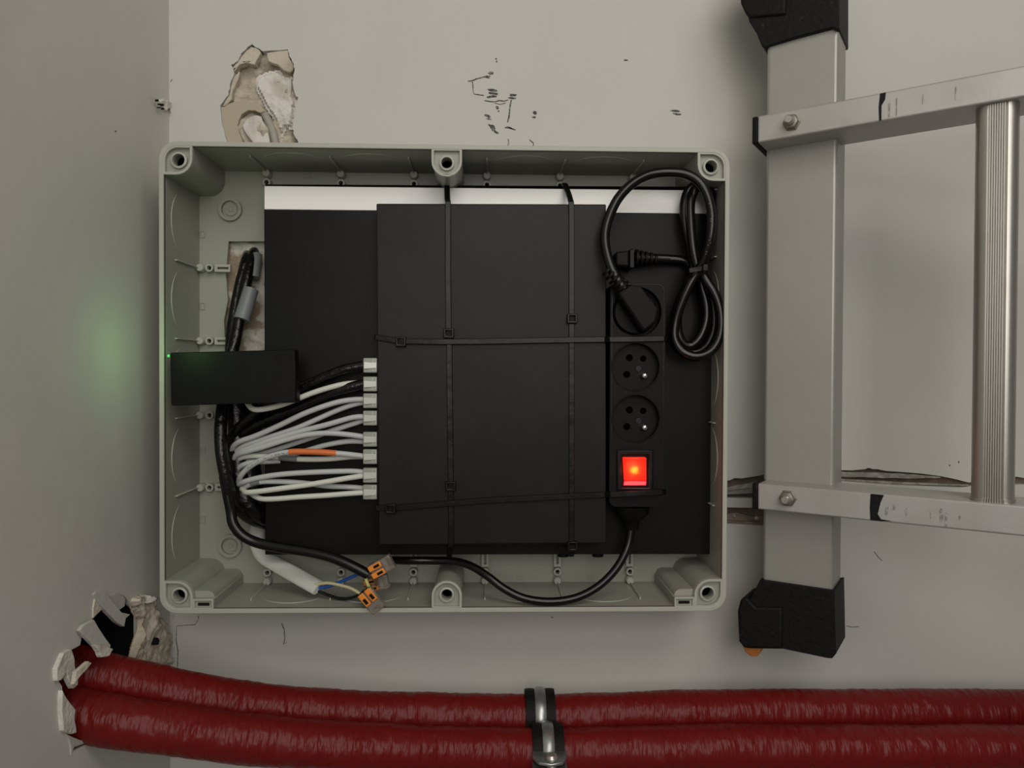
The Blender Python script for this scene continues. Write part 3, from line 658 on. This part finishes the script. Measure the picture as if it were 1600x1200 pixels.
lever_connector(589, 911, .074, math.radians(-12), 2, 'dark brown lever connector between the two orange ones', dark=True, L=.0098, Wd=.0058)
lever_connector(581, 938, .084, math.radians(50), 2, 'bright orange lever connector tipped over the enclosure bottom rim', L=.0098, Wd=.0066)

def print_marks(parent, pts, r, m, seed, fill=.6, name='printed_marks'):
    cc = catmull(path(pts), .0009); rnd = random.Random(seed); mb = MB()
    for i in range(2, len(cc)-2):
        if rnd.random() > fill: continue
        t = (cc[i+1]-cc[i-1]).normalized(); vw = (CAM-cc[i]).normalized(); nr = (vw-t*vw.dot(t)).normalized(); bn = t.cross(nr)
        a = rnd.uniform(-.35, .05); h = rnd.uniform(.15, .35); L = []
        for u, v in ((-.0003, a), (.00025, a), (.00025, a+h), (-.0003, a+h)):
            L.append(cc[i]+t*u+(nr*math.cos(v)+bn*math.sin(v))*(r+.00005))
        mb.hexa(L, [q+nr*.0001 for q in L])
    mb.build(name, m, parent)
print_marks(orange_cable, [(*o2(x, y), d) for x, y, d in [(950,738,.070),(820,765,.069),(720,808,.066),(650,855,.062)]], .00228, M['black'], 3)
# ------------------------------------------------------------------ injector
inj = thing('power_injector', 'small black box with a pill-shaped key lying across the left cables', 'power injector', P(365,590,.062))
DI = .089
MB().prism([P(265,551,DI), P(461,546,DI), P(464,629,DI), P(267,634,DI)], (0,.012,0)).build('case', M['black_plastic'], inj, bevel=.0012)
pc = P(443.5, 559, DI); k = []
for i in range(24):
    a = 2*math.pi*i/24; k.append((pc.x+.0028*math.cos(a)+(.0036 if math.cos(a) > 0 else -.0036), -DI-.0001, pc.z+.0030*math.sin(a)))
k2 = [(pc.x+(x-pc.x)*.88, y, pc.z+(z-pc.z)*.82) for x, y, z in k]
MB().prism(k, (0,.0004,0), holes=[k2]).build('key_outline', M['dark_hole'], inj)
lp = P(263.5, 556, DI-.004)
MB().box(lp.x-.0006, lp.x+.001, lp.y-.001, lp.y+.001, lp.z-.001, lp.z+.001).build('status_light', M['green_led'], inj, label='green status light')
gl = bpy.data.lights.new('green_glow_fill', 'POINT'); gl.energy = .022; gl.color = (.42, 1, .30); gl.shadow_soft_size = .012  # unseen point light added clear of the LED to tint the left wall
go = bpy.data.objects.new('green_glow_fill', gl); C.objects.link(go); go.location = P(272,546,.114)

# ------------------------------------------------------------------ power strip
DS0, DS = .0475, .080
ps = thing('power_strip', 'black three-way power strip with a glowing red rocker switch', 'power strip', P(995,795,DS0))
def strip_loop(y, g=0):
    c = [P(950,441,DS), P(1040,441,DS), P(1038,792,DS), P(954,793,DS)]
    x0, x1, z1, z0 = (c[0].x+c[3].x)/2+.0005+g, (c[1].x+c[2].x)/2-g, c[0].z-g, c[2].z+g
    return rrect(x0, x1, z0, z1, .006-g*.3, y)
cz = [(P(995,487,DS)), (P(993.5,573,DS)), (P(993.5,654,DS))]; RS = .0205
outer = strip_loop(-DS)
MB().prism(outer, (0, DS-DS0, 0), holes=[circ(c.x, c.z, RS, -DS, 40) for c in cz]).build('housing', M['black_plastic'], ps, bevel=.0012)
l0 = strip_loop(-DS-.0003, .0012); l1 = strip_loop(-DS-.0003, .0016)
MB().prism(l0, (0,.0006,0), holes=[l1]).build('seam_line', M['black_gloss'], ps)
for i, c in enumerate(cz):
    sk = MB().prism(circ(c.x, c.z, RS-.0001, -DS+.009, 40), (0,.003,0)).build('socket', M['black_plastic'], ps)
    if i:
        MB().prism(circ(c.x, c.z, RS, -DS-.0004, 40), (0,.0012,0), holes=[circ(c.x, c.z, RS-.0012, -DS-.0004, 40)]).build('socket_rim', M['black_plastic'], sk, bevel=.0003)
        for dx, dz in ((-.0042*1.6*.9,.0062),(.0046*1.0,.0062)):
            pass
        h = 573 if i == 1 else 654
        for (hx, hy, hr) in ((982,h-14,.0030),(1003.5,h-12.5,.0027),(978,h+12,.0030)):
            v = P(hx, hy, DS-.013); MB().prism(circ(v.x, v.z, hr, -DS+.0088, 14), (0,.001,0)).build('pin_hole', M['black'], sk)
        v = P(996, h+3, DS-.013); MB().lathe((v.x,-DS+.009,v.z), (0,-1,0), [(0,.003),(.0006,.0026)], 16).build('centre_screw', M['black_gloss'], sk)
        v = P(1007, h+14, DS-.003); MB().lathe((v.x,-DS+.009,v.z), (0,-1,0), [(0,.0024),(.006,.0024),(.0078,.0019),(.0086,.0006)], 16).build('ground_pin', M['chrome'], sk, smooth=True)
# rocker switch
sf = MB().prism([P(964,703,DS+.0022), P(1021,703,DS+.0022), P(1021,766,DS+.0022), P(964,766,DS+.0022)], (0,.003,0),
     holes=[[P(972,711,DS+.0022), P(1013,711,DS+.0022), P(1013,762,DS+.0022), P(972,762,DS+.0022)]]).build('switch_frame', M['black_gloss'], ps, bevel=.0010)
r0 = [P(974,715,DS+.0055), P(1010,715,DS+.0055), P(1010.5,751,DS+.0012), P(975,751,DS+.0012)]
MB().hexa(r0, [v+Vector((0,.006,0)) for v in r0]).build('rocker', M['red_rocker'], ps, bevel=.0008, label='glowing red rocker')
r1 = [P(975,751,DS+.0010), P(1010.5,751,DS+.0010), P(1010,759,DS+.0020), P(974,759,DS+.0020)]
MB().hexa(r1, [v+Vector((0,.004,0)) for v in r1]).build('rocker_edge', M['red_rim'], ps, bevel=.0006)
def rocker_lens():                      # the neon lamp behind the lens: hottest in the middle
    nt = M['red_rocker'].node_tree; b = nt.nodes['Principled BSDF']
    tc = nt.nodes.new('ShaderNodeTexCoord'); vs = nt.nodes.new('ShaderNodeVectorMath'); vs.operation = 'DISTANCE'
    nt.links.new(tc.outputs['Object'], vs.inputs[0]); q = P(991.5,735,DS+.004)-ORG[ps.name]; vs.inputs[1].default_value = q
    no = nt.nodes.new('ShaderNodeTexNoise'); no.inputs['Scale'].default_value = 420; nt.links.new(tc.outputs['Object'], no.inputs['Vector'])
    ma = nt.nodes.new('ShaderNodeMath'); ma.operation = 'MULTIPLY_ADD'; ma.inputs[1].default_value = .0022; nt.links.new(no.outputs[0], ma.inputs[0]); nt.links.new(vs.outputs['Value'], ma.inputs[2])
    mr = nt.nodes.new('ShaderNodeMapRange'); mr.inputs['From Min'].default_value = .0011; mr.inputs['From Max'].default_value = .0115; nt.links.new(ma.outputs[0], mr.inputs[0])
    r = nt.nodes.new('ShaderNodeValToRGB'); e = r.color_ramp.elements
    e[0].position = 0; e[0].color = (1, .80, .12, 1); e[1].position = 1; e[1].color = (.85, .018, .006, 1)
    k = e.new(.22); k.color = (1, .55, .03, 1); k = e.new(.40); k.color = (1, .09, .02, 1); k = e.new(.62); k.color = (.98, .035, .012, 1)
    nt.links.new(mr.outputs[0], r.inputs[0]); nt.links.new(r.outputs[0], b.inputs['Emission Color'])
rocker_lens()
rl = bpy.data.lights.new('rocker_glow', 'POINT'); rl.energy = .022; rl.color = (1, .05, .02); rl.shadow_soft_size = .006
ro = bpy.data.objects.new('rocker_glow', rl); C.objects.link(ro); ro.location = P(992,735,DS+.009)
# gland and cord
MB().lathe(P(987,790,.064), (0,0,-1), [(0,.0150),(.006,.0140),(.010,.0105),(.0125,.0070),(.020,.0055)], 24).build('cable_gland', M['black_plastic'], ps, smooth=True, angle=50)
MB().tube(path([(986,800,.064),(986,825,.065),(980,856,.067),(963,888,.072),(935,916,.076),(900,934,.078),(860,940,.079),(820,935,.078),(788,920,.075),(760,899,.070),(735,884,.062),(708,877,.054),(670,876,.050),(635,876,.054),(612,876,.066),(600,883,.080)]), .0034, 14).build('cord', M['black_cable'], ps, smooth=True)

# ------------------------------------------------------------------ power cord with two plugs, coiled
pc = thing('mains_lead', 'coiled black power cord with a flat plug in the top socket', 'power cord', P(1088,420,.07))
cord = [(975,452,.094),(966,438,.093),(955,418,.092),(947,392,.090),(945,366,.088),(952,338,.086),(966,310,.084),(988,287,.082),(1015,273,.080),(1045,269,.080),(1072,272,.082),
 (1092,284,.084),(1105,305,.085),(1112,335,.085),(1110,370,.084),(1103,400,.080),(1093,420,.076),(1080,440,.076),(1066,470,.074),(1056,500,.072),(1054,528,.072),(1066,549,.074),(1088,557,.076),(1110,549,.076),
 (1124,526,.076),(1126,492,.076),(1118,462,.075),(1103,438,.073),(1090,418,.070),(1083,390,.070),(1079,350,.068),(1079,315,.066),(1088,294,.064),(1101,296,.062),(1110,318,.062),(1110,355,.062),(1103,395,.062),(1094,420,.063),
 (1096,445,.063),(1103,475,.063),(1103,502,.063),(1093,528,.063),(1077,541,.062),(1063,530,.062),(1058,502,.062),(1064,470,.062),(1076,440,.061),(1083,418,.060),(1078,390,.060),(1070,350,.060),(1069,318,.058),(1078,295,.057),(1095,288,.056),(1110,300,.055),
 (1113,330,.054),(1110,370,.054),(1101,405,.054),(1098,425,.055),(1108,450,.058),(1115,480,.060),(1115,515,.060),(1102,542,.058),(1082,550,.055),(1062,540,.054),(1054,512,.054),(1058,480,.054),(1072,448,.054),(1080,425,.055),(1074,410,.056),(1058,406,.056),(1040,405,.056)]
MB().tube(path(cord), .0040, 12, step=.003).build('cable', M['black_cable'], pc, smooth=True)
print_marks(pc, [(1105,305,.085),(1112,335,.085),(1110,370,.084),(1103,400,.080)], .00405, M['smudge_print'], 5, .3)
# flat angled plug seated in the first socket
q = pp([(962,455),(982,444),(1004,448),(1032,485),(1028,503),(1008,519),(1002,515)], .094)
pl = MB().prism(q, (0,.022,0)).build('wall_plug', M['black_plastic'], pc, bevel=.0025, seg=3)
sock = cz[0]
MB().lathe((sock.x,-DS+.0088,sock.z), (0,-1,0), [(0,.0186),(.003,.0184),(.0045,.0172)], 32).build('plug_base', M['black_plastic'], pl, smooth=True)
for i in range(5):
    a = P(974-i*6.0, 450-i*6.2, .0935-.0005*i); dr = (P(966,442,.093)-P(975,451,.093)).normalized()
    MB().lathe(a, dr, [(0,.0066-.0004*i),(.0024,.0066-.0004*i)], 16).build('strain_relief', M['black_plastic'], pl, bevel=.0004)
# appliance connector at the other end
c2 = MB().prism(pp([(962,393),(984,391),(984,418),(962,416)], .070), (0,.018,0)); cp = c2.build('appliance_plug', M['black_plastic'], pc, bevel=.002, seg=3)
MB().prism(pp([(984.5,388.5),(991,388.5),(991,419.5),(984.5,419.5)], .0715), (0,.021,0)).build('plug_flange', M['black_case'], cp, bevel=.0010)
for i in range(5):
    a = P(992+i*7.5, 403.5+i*.4, .060); MB().lathe(a, (1,0,-.05), [(0,.0078-.0007*i),(.0026,.0076-.0007*i)], 16).build('strain_relief', M['black_plastic'], cp, bevel=.0004)
MB().tube(path([(991,403,.060),(1045,405,.058)]), .0042, 12).build('relief_core', M['black_cable'], cp, smooth=True)
ct = thing('cord_tie', 'small black tie cinching the middle of the coiled power cord', 'tie', P(1090,420,.088))
MB().ribbon(path([(1073,424,.060),(1073,424,.080),(1078,423,.0865),(1098,419,.0865),(1106,416,.080),(1106,416,.058)]), (.05,0,1), .0042, .0012).build('strap', M['black_gloss'], ct)
MB().box(*[f for f in (P(1098,414,.09).x, P(1107,414,.09).x)], -.0905, -.083, P(1100,424,.09).z, P(1100,412,.09).z).build('tie_head', M['black_gloss'], ct, bevel=.0008)

# ------------------------------------------------------------------ cable ties
def zip_tie(pts, wd, head, horiz, label, w=.0050, hole_d=0):
    pth = path(pts); t = thing('cable_tie', label, 'cable tie', pth[0])
    MB().ribbon(pth, wd, w, .0013).build('strap', M['black_gloss'], t, bevel=.0002)
    h = P(*head); a, b = (.0043, .0040)
    hd = MB().prism([(h.x-a,h.y-.0048,h.z-b),(h.x+a,h.y-.0048,h.z-b),(h.x+a,h.y-.0048,h.z+b),(h.x-a,h.y-.0048,h.z+b)], (0,.0048,0),
         holes=[[(h.x-.0022,h.y-.0048,h.z-.0020),(h.x+.0022,h.y-.0048,h.z-.0020),(h.x+.0022,h.y-.0048,h.z+.0022),(h.x-.0022,h.y-.0048,h.z+.0022)]])
    hh = hd.build('tie_head', M['black_gloss'], t, bevel=.0006)
    MB().box(h.x-.0022, h.x+.0022, h.y-.0025, h.y, h.z-.002, h.z+.0012).build('pawl', M['black_plastic'], hh)
    return t
e = .0003
zip_tie([(698,289,.036),(698.5,291,D1+.001),(699,312,D1+.012),(700,317,D2+e),(700,340,D2+e),(700,420,D2+e),(701,518,D2+e)], (1,0,0), (701.5,521,D2+e), 0, 'upper left vertical cable tie, from the aluminium edge down to its head')
zip_tie([(702,528,D2+e),(702.5,600,D2+e),(703.5,680,D2+e),(704.5,770,D2+e),(705,849,D2+e),(704,853,D2-.004),(703,857,D1+.002),(702,864,D1+.001),(702,869,D1-.006)], (1,0,0), (704.5,759,D2+e), 0, 'lower left vertical cable tie, reaching the bottom edge of the rack unit')
zip_tie([(882,288,.036),(884,291,D1-.001),(889,305,D1+.016),(892.5,317,D2+.001),(893,340,D2+e),(893,400,D2+e),(893,494,D2+e)], (1,0,-.0), (893.5,498,D2+e), 0, 'upper right vertical cable tie, kinked where it crosses the aluminium edge')
zip_tie([(893,506,D2+e),(893,600,D2+e),(893,700,D2+e),(893,848,D2+e),(893,853,D2-.003),(893,858,D1+.002),(893,868,D1-.004)], (1,0,0), (894,852,D2+e), 0, 'lower right vertical cable tie with its head at the bottom edge')
zip_tie([(587,527,D2-.008),(587.5,527,D2+e),(626,533,D2+.0018),(690,534,D2+.0022),(760,533.5,D2+.0022),(900,531,D2+.0022),(945,530.5,D2+.003),(953,530.5,DS+.0015),(990,530,DS+.0016),(1037,529,DS+.0015),(1041,529,DS-.003),(1041,529,DS0+.002)], (0,0,1), (627,534,D2+.001), 1, 'upper horizontal cable tie holding the switch and the power strip')
zip_tie([(589,793,D2-.008),(589.5,793.5,D2+e),(613,794,D2+.0015),(660,790,D2+.0022),(760,782,D2+.0022),(900,775,D2+.0022),(945,773,D2+.003),(954,772.5,DS+.0015),(990,771,DS+.0045),(1034,769,DS+.002),(1038,768,DS-.003),(1039,768,DS0+.002)], (0,0,1), (611,794,D2+.001), 1, 'lower horizontal cable tie crossing just under the red rocker')

# ------------------------------------------------------------------ red pipes and clamps
def pipe(pts, r, label):
    pth = path(pts)
    c = catmull(pth, .0022); N = len(c); seg = 40; loops = []; prev = None; mb = MB()
    for i, p in enumerate(c):
        t_ = (c[min(i+1,N-1)]-c[max(i-1,0)]).normalized(); a = Vector((0,-1,0)); nr = (a-t_*a.dot(t_)).normalized(); bn = t_.cross(nr); L = []
        for k in range(seg):
            an = 2*math.pi*k/seg; d = nr*math.cos(an)+bn*math.sin(an)
            q = p+d*r; n = noise.noise(Vector((q.x*210, q.y*26, q.z*26)))*.0006 + noise.noise(q*30)*.0008
            L.append(p+d*(r+n))
        loops.append(L)
    mb.loft(loops)
    o = mb.build('heating_pipe', M['pipe'], smooth=True, angle=80); return finish(o, label, 'pipe')
pu, pd = .052, .086
pipe([(40,1026,.118),(90,1038,.117),(140,1054,.114),(210,1070,.106),(290,1087,.096),(380,1101,.084),(480,1111,.072),(600,1117,.061),(720,1119,.052),(845,1120,.048),(960,1117,.050),(1100,1113,.054),(1300,1112,.054),(1600,1112,.054),(1900,1112,.054),(2400,1112,.054),(2900,1112,.054)], .0185, 'upper red insulated pipe nearer the wall')
pipe([(30,1100,.148),(80,1108,.147),(130,1118,.145),(210,1132,.139),(300,1144,.130),(400,1156,.120),(500,1164,.110),(620,1170,.099),(740,1174,.090),(855,1176,.086),(980,1172,.088),(1100,1169,.092),(1300,1170,.092),(1600,1169,.092),(1900,1169,.092),(2400,1169,.092),(2900,1169,.092)], .0183, 'lower red insulated pipe in front')
def clamp(cx, cy, d, r, label, w=.0092, screw=False):
    c = P(cx, cy, d); t = thing('pipe_clamp', label, 'pipe clamp', (c.x, 0, c.z))
    def band(r0, r1, x0, x1, crown=0):
        loops = []
        prof = [(x0, r0), (x0, r1), (x0+(x1-x0)*.25, r1+crown*.8), ((x0+x1)/2, r1+crown), (x0+(x1-x0)*.75, r1+crown*.8), (x1, r1), (x1, r0)]
        mb = MB(); seg = 48
        L = [[c+Vector((x, -rr*math.cos(2*math.pi*k/seg), rr*math.sin(2*math.pi*k/seg))) for k in range(seg)] for x, rr in prof]
        L.append(L[0]); return mb.loft(L, cap0=False, cap1=False)
    for s in (-1, 1):
        x = s*(w/2+.0038); band(r+.0002, r+.0042, x-.0042, x+.0042, .0004).build('rubber_liner', M['rubber'], t, smooth=True)
    band(r+.0020, r+.0046, -w/2, w/2, .0014).build('steel_band', M['steel'], t, smooth=True, angle=60)
    MB().tube([c+Vector((0, r+.003, 0)), Vector((c.x, .002, c.z))], .004, 12, smooth=False).build('threaded_rod', M['bolt'], t, smooth=True)
    if screw:
        f = c+Vector((0, -r-.0052, 0)); z = P(857, 1178, d+r+.006).z
        # flange plates jutting to the viewer, with the closing screw on the upper one
        for dz in (0, -.0075):
            MB().prism([Vector((c.x-.0135,f.y+.004,z+dz)), Vector((c.x+.0135,f.y+.004,z+dz)), Vector((c.x+.0135,f.y-.006,z+dz)), Vector((c.x+.009,f.y-.0145,z+dz)), Vector((c.x,f.y-.0175,z+dz)), Vector((c.x-.009,f.y-.0145,z+dz)), Vector((c.x-.0135,f.y-.006,z+dz))], (0,0,-.0022)).build('flange', M['steel'], t, bevel=.0006)
        MB().lathe((c.x+.001, f.y-.008, z), (0,0,1), [(-.012,.0028),(0,.0050),(.001,.0052),(.0032,.0040),(.0042,.0015)], 20).build('clamp_screw', M['bolt'], t, smooth=True)
    return t
clamp(843, 1119.5, .048, .0185, 'pipe clamp on the upper red pipe')
clamp(855, 1176, .086, .0183, 'pipe clamp on the lower red pipe, with its screw flange', screw=True)

# ------------------------------------------------------------------ ladder
tilt = math.radians(31)
ux = (RIGHT*math.cos(tilt) - FWD*math.sin(tilt)); ux.z = 0; ux.normalize()
nn = Vector((ux.y, -ux.x, 0))           # facing the viewer
A0 = P(1195, 500, .072)
def Lp(px, py, k=0.0):
    r = ray(px, py); o = A0+nn*k; t = (o-CAM).dot(nn)/r.dot(nn); return CAM+r*t
def loc(v): return ((v-A0).dot(ux), v.z)
def at(s, k, z): p = A0+ux*s+nn*k; return Vector((p.x, p.y, z))
ld = thing('ladder', 'aluminium ladder with a stabiliser bar, lying sideways across the right of the wall', 'ladder', at(.03, -.02, Lp(1250,1020).z))
sA = loc(Lp(1194.5,500))[0]; sB = loc(Lp(1305.5,500))[0]
zt, zb = Lp(1250,-140).z, Lp(1250,1010).z
TH = .040
MB().prism([at(sA,0,zb), at(sB,0,zb), at(sB,-TH,zb), at(sA,-TH,zb)], (0,0,zt-zb)).build('stabiliser_bar', M['alu'], ld, bevel=.0028, seg=4)
KR = .027; RD = .049
def rail(tl, tr, bl, br):
    a, b, c, d = Lp(*tl, KR), Lp(*tr, KR), Lp(*bl, KR), Lp(*br, KR)
    (s0, za), (s1, zb_) = loc(a), loc(b); (s2, zc), (s3, zd) = loc(c), loc(d)
    print('rail', round(s0,4), round(za,4), round(s1,4), round(zb_,4), round(zc,4), round(zd,4))
    e = .55                                                        # runs on past the picture
    g1 = (zb_-za)/(s1-s0); g2 = (zd-zc)/(s3-s2); gm = (g1+g2)/2
    h = ((za-zc)+(zb_-zd))/2; mid0 = ((za+zc)/2); mid1 = (zb_+zd)/2; gm = (mid1-mid0)/(s1-s0)
    def Q(s, k, top): return at(s, k, mid0+gm*(s-s0)+(h/2 if top else -h/2))
    f = [Q(s0,KR,0), Q(s0+e,KR,0), Q(s0+e,KR,1), Q(s0,KR,1)]; bk = [Q(s0,KR-RD,0), Q(s0+e,KR-RD,0), Q(s0+e,KR-RD,1), Q(s0,KR-RD,1)]
    o = MB().hexa(f, bk).build('side_rail', M['alu_rail'], ld, bevel=.0014, seg=3)
    f = [Q(s0-.0045,KR-.0003,0), Q(s0-.0002,KR+.0003,0), Q(s0-.0002,KR+.0003,1), Q(s0-.0045,KR-.0003,1)]
    g = [Q(s0-.0045,KR-RD+.003,0), Q(s0-.0002,KR-RD+.001,0), Q(s0-.0002,KR-RD+.001,1), Q(s0-.0045,KR-RD+.003,1)]
    MB().hexa(f, g).build('end_plug', M['rubber'], o, bevel=.0008)
    return o, Q, s0
ru_, QU, su = rail((1184,181.5), (1600,102), (1184,223), (1600,151))
rl_, QL, sl = rail((1184,755), (1600,791), (1184,796), (1600,838))
def bolt(px, py, parent):
    c = Lp(px, py, KR); MB().lathe(c, nn, [(0,.0070),(.0010,.0068),(.0010,.0060),(.0052,.0058),(.0058,.0046)], 6).build('bolt_nut', M['nut'], parent, bevel=.0006)
    MB().lathe(c+nn*.0045, nn, [(0,.0036),(.0062,.0036),(.0072,.0026)], 16).build('bolt_end', M['chrome'] if False else M['bolt'], parent, smooth=True)
bolt(1237, 192, ru_); bolt(1231, 778.5, rl_)
# black marker bands on the rails
def band(Q, a, b, parent, zlo=0, shape=None, m=None, nm='marker_band'):
    s0 = loc(Lp(a, 165, KR))[0]; s1 = loc(Lp(b, 165, KR))[0]
    if shape is None: shape = [(0,0),(1,0),(.8,.5),(1,1),(0,1)]
    pts = []
    for fx, fz in shape:
        s = s0+(s1-s0)*fx; lo = Q(s, KR+.0004, 0); hi = Q(s, KR+.0004, 1); pts.append(lo.lerp(hi, .03+.94*fz))
    MB().prism(pts, tuple(-nn*.0006)).build(nm, m or M['rubber'], parent)
band(QU, 1374, 1384, ru_, shape=[(0,0),(.35,0),(.35,.55),(.9,.75),(1,1),(.1,1),(-.1,.5)])
band(QL, 1367, 1388, rl_, shape=[(0,0),(.85,.0),(1.6,.04),(.8,.07),(.55,.25),(.75,.7),(1,1),(0,1),(-.05,.5)])
M['smudge'] = mat('grey_smudge', (.20,.20,.19), .6, col2=(.40,.39,.37), cscale=300, c2lo=.4, c2hi=.6)
for Q, par, L in ((QU, ru_, [(1388,1391,.1,.6),(1400,1402,.1,.75),(1441,1443,.35,.7),(1492,1494,.3,.75)]),
                  (QL, rl_, [(1390,1395,.25,.6),(1402,1407,.5,.75),(1422,1426,.3,.6),(1461,1463,.3,.6),(1476,1482,.2,.7),(1484,1489,.05,.6),(1506,1509,.35,.5)])):
    for a, b, f0, f1 in L:
        band(Q, a, b, par, shape=[(0,f0),(.6,f0-.04),(1,f0+.1),(.9,(f0+f1)/2),(1.1,f1-.05),(.4,f1),(-.1,f1-.1),(.15,(f0+f1)/2)], m=M['smudge'], nm='smudge_mark')
# rung with ribbed front
sr0 = loc(Lp(1520,500,KR-.008))[0]; sr1 = loc(Lp(1590,500,KR-.008))[0]
cs = (sr0+sr1)/2; hw = (sr1-sr0)/2*1.0
zr0 = QL(cs, KR, 1).z-.001; zr1 = QU(cs, KR, 0).z+.001
prof = []
kc = KR-.020; hk = .0155
n = 72
for i in range(n):
    a = 2*math.pi*i/n; ca, sa = math.cos(a), math.sin(a)
    s = cs+hw*math.copysign(abs(ca)**.55, ca); k = kc+hk*math.copysign(abs(sa)**.55, sa)
    if sa > .3 and abs(s-cs) < hw*.42: continue
    prof.append((s, k, a))
fr = []
nr = 7; gw = hw*.76/nr
for i in range(nr):
    s_ = cs+hw*.38-gw*i
    fr += [(s_, kc+hk-.0010), (s_-gw*.18, kc+hk+.0004), (s_-gw*.72, kc+hk+.0004), (s_-gw*.88, kc+hk-.0010)]
fr.append((cs-hw*.38, kc+hk-.0010))
pts = [(s, k) for s, k, a in prof if a < math.pi/2] + fr + [(s, k) for s, k, a in prof if a >= math.pi/2]
MB().prism([at(s, k, zr0) for s, k in pts], (0,0,zr1-zr0)).build('rung', M['alu_rung'], ld, smooth=True, angle=40)
fl_ = [at(cs+(s-cs)*1.06, kc+(k-kc)*1.06, zr0) for s, k in pts]
MB().prism(fl_, (0,0,.0035)).build('rung_collar', M['alu_rung'], ld, smooth=True, angle=40)
# rubber end caps
def cap(poly, k0, k1): return MB().prism([Lp(a, b, k0) for a, b in poly], tuple(nn*(k1-k0)))
cb = cap([(1188,905),(1192,907),(1299,923),(1304,922),(1306,1022),(1300,1029),(1290,1028),(1224,1014),(1168,1013),(1166,948)], .0045, -.044).build('end_cap', M['rubber'], ld, bevel=.0015, label='black rubber end cap at the bottom')
cap([(1157,936),(1166,933),(1180,949),(1222,949),(1222,1014),(1162,1013),(1154,1002),(1152,955)], .0070, -.030).build('cap_foot', M['rubber'], cb, bevel=.002, seg=3)
cap([(1160,1010),(1187,1010),(1188,1020),(1183,1026),(1173,1026),(1165,1020)], -.004, -.016).build('orange_insert', M['orange_dark'], cb, bevel=.001, label='orange plastic insert')
ctp = cap([(1157,-70),(1311,-70),(1311,44),(1307,46),(1304,44),(1300,43),(1292,45),(1240,59),(1200,71),(1195,75),(1190,72),(1182,52),(1170,33)], .0045, -.044).build('end_cap', M['rubber'], ld, bevel=.0015, label='black rubber end cap at the top')
cap([(1150,-70),(1228,-70),(1228,22),(1170,27),(1164,20),(1157,5)], .0070, -.030).build('cap_foot', M['rubber'], ctp, bevel=.002, seg=3)

# what the repeats have in common
GROUPS = {'network_cable': 'network cables fanned into the switch', 'cable_tie': 'black cable ties round the stacked devices', 'lever_connector': 'lever connectors below the rack unit',
          'trunk_cable': 'black trunk cables on the left of the enclosure', 'heating_pipe': 'red insulated pipes along the wall', 'pipe_clamp': 'clamps on the red pipes', 'supply_cable': 'supply cables ending at the connectors'}
for o in bpy.data.objects:
    if o.parent is None and o.name.split('.')[0] in GROUPS: o['group'] = GROUPS[o.name.split('.')[0]]
# a dark pit in the crumbled corner
pq = [PX(246+3.2*math.cos(a), 1002+6*math.sin(a), .0062) for a in [0,.9,1.8,2.7,3.6,4.5,5.4]]
MB().prism(pq, (-.004,0,0)).build('plaster_pit', M['dark_hole'], wall_left)
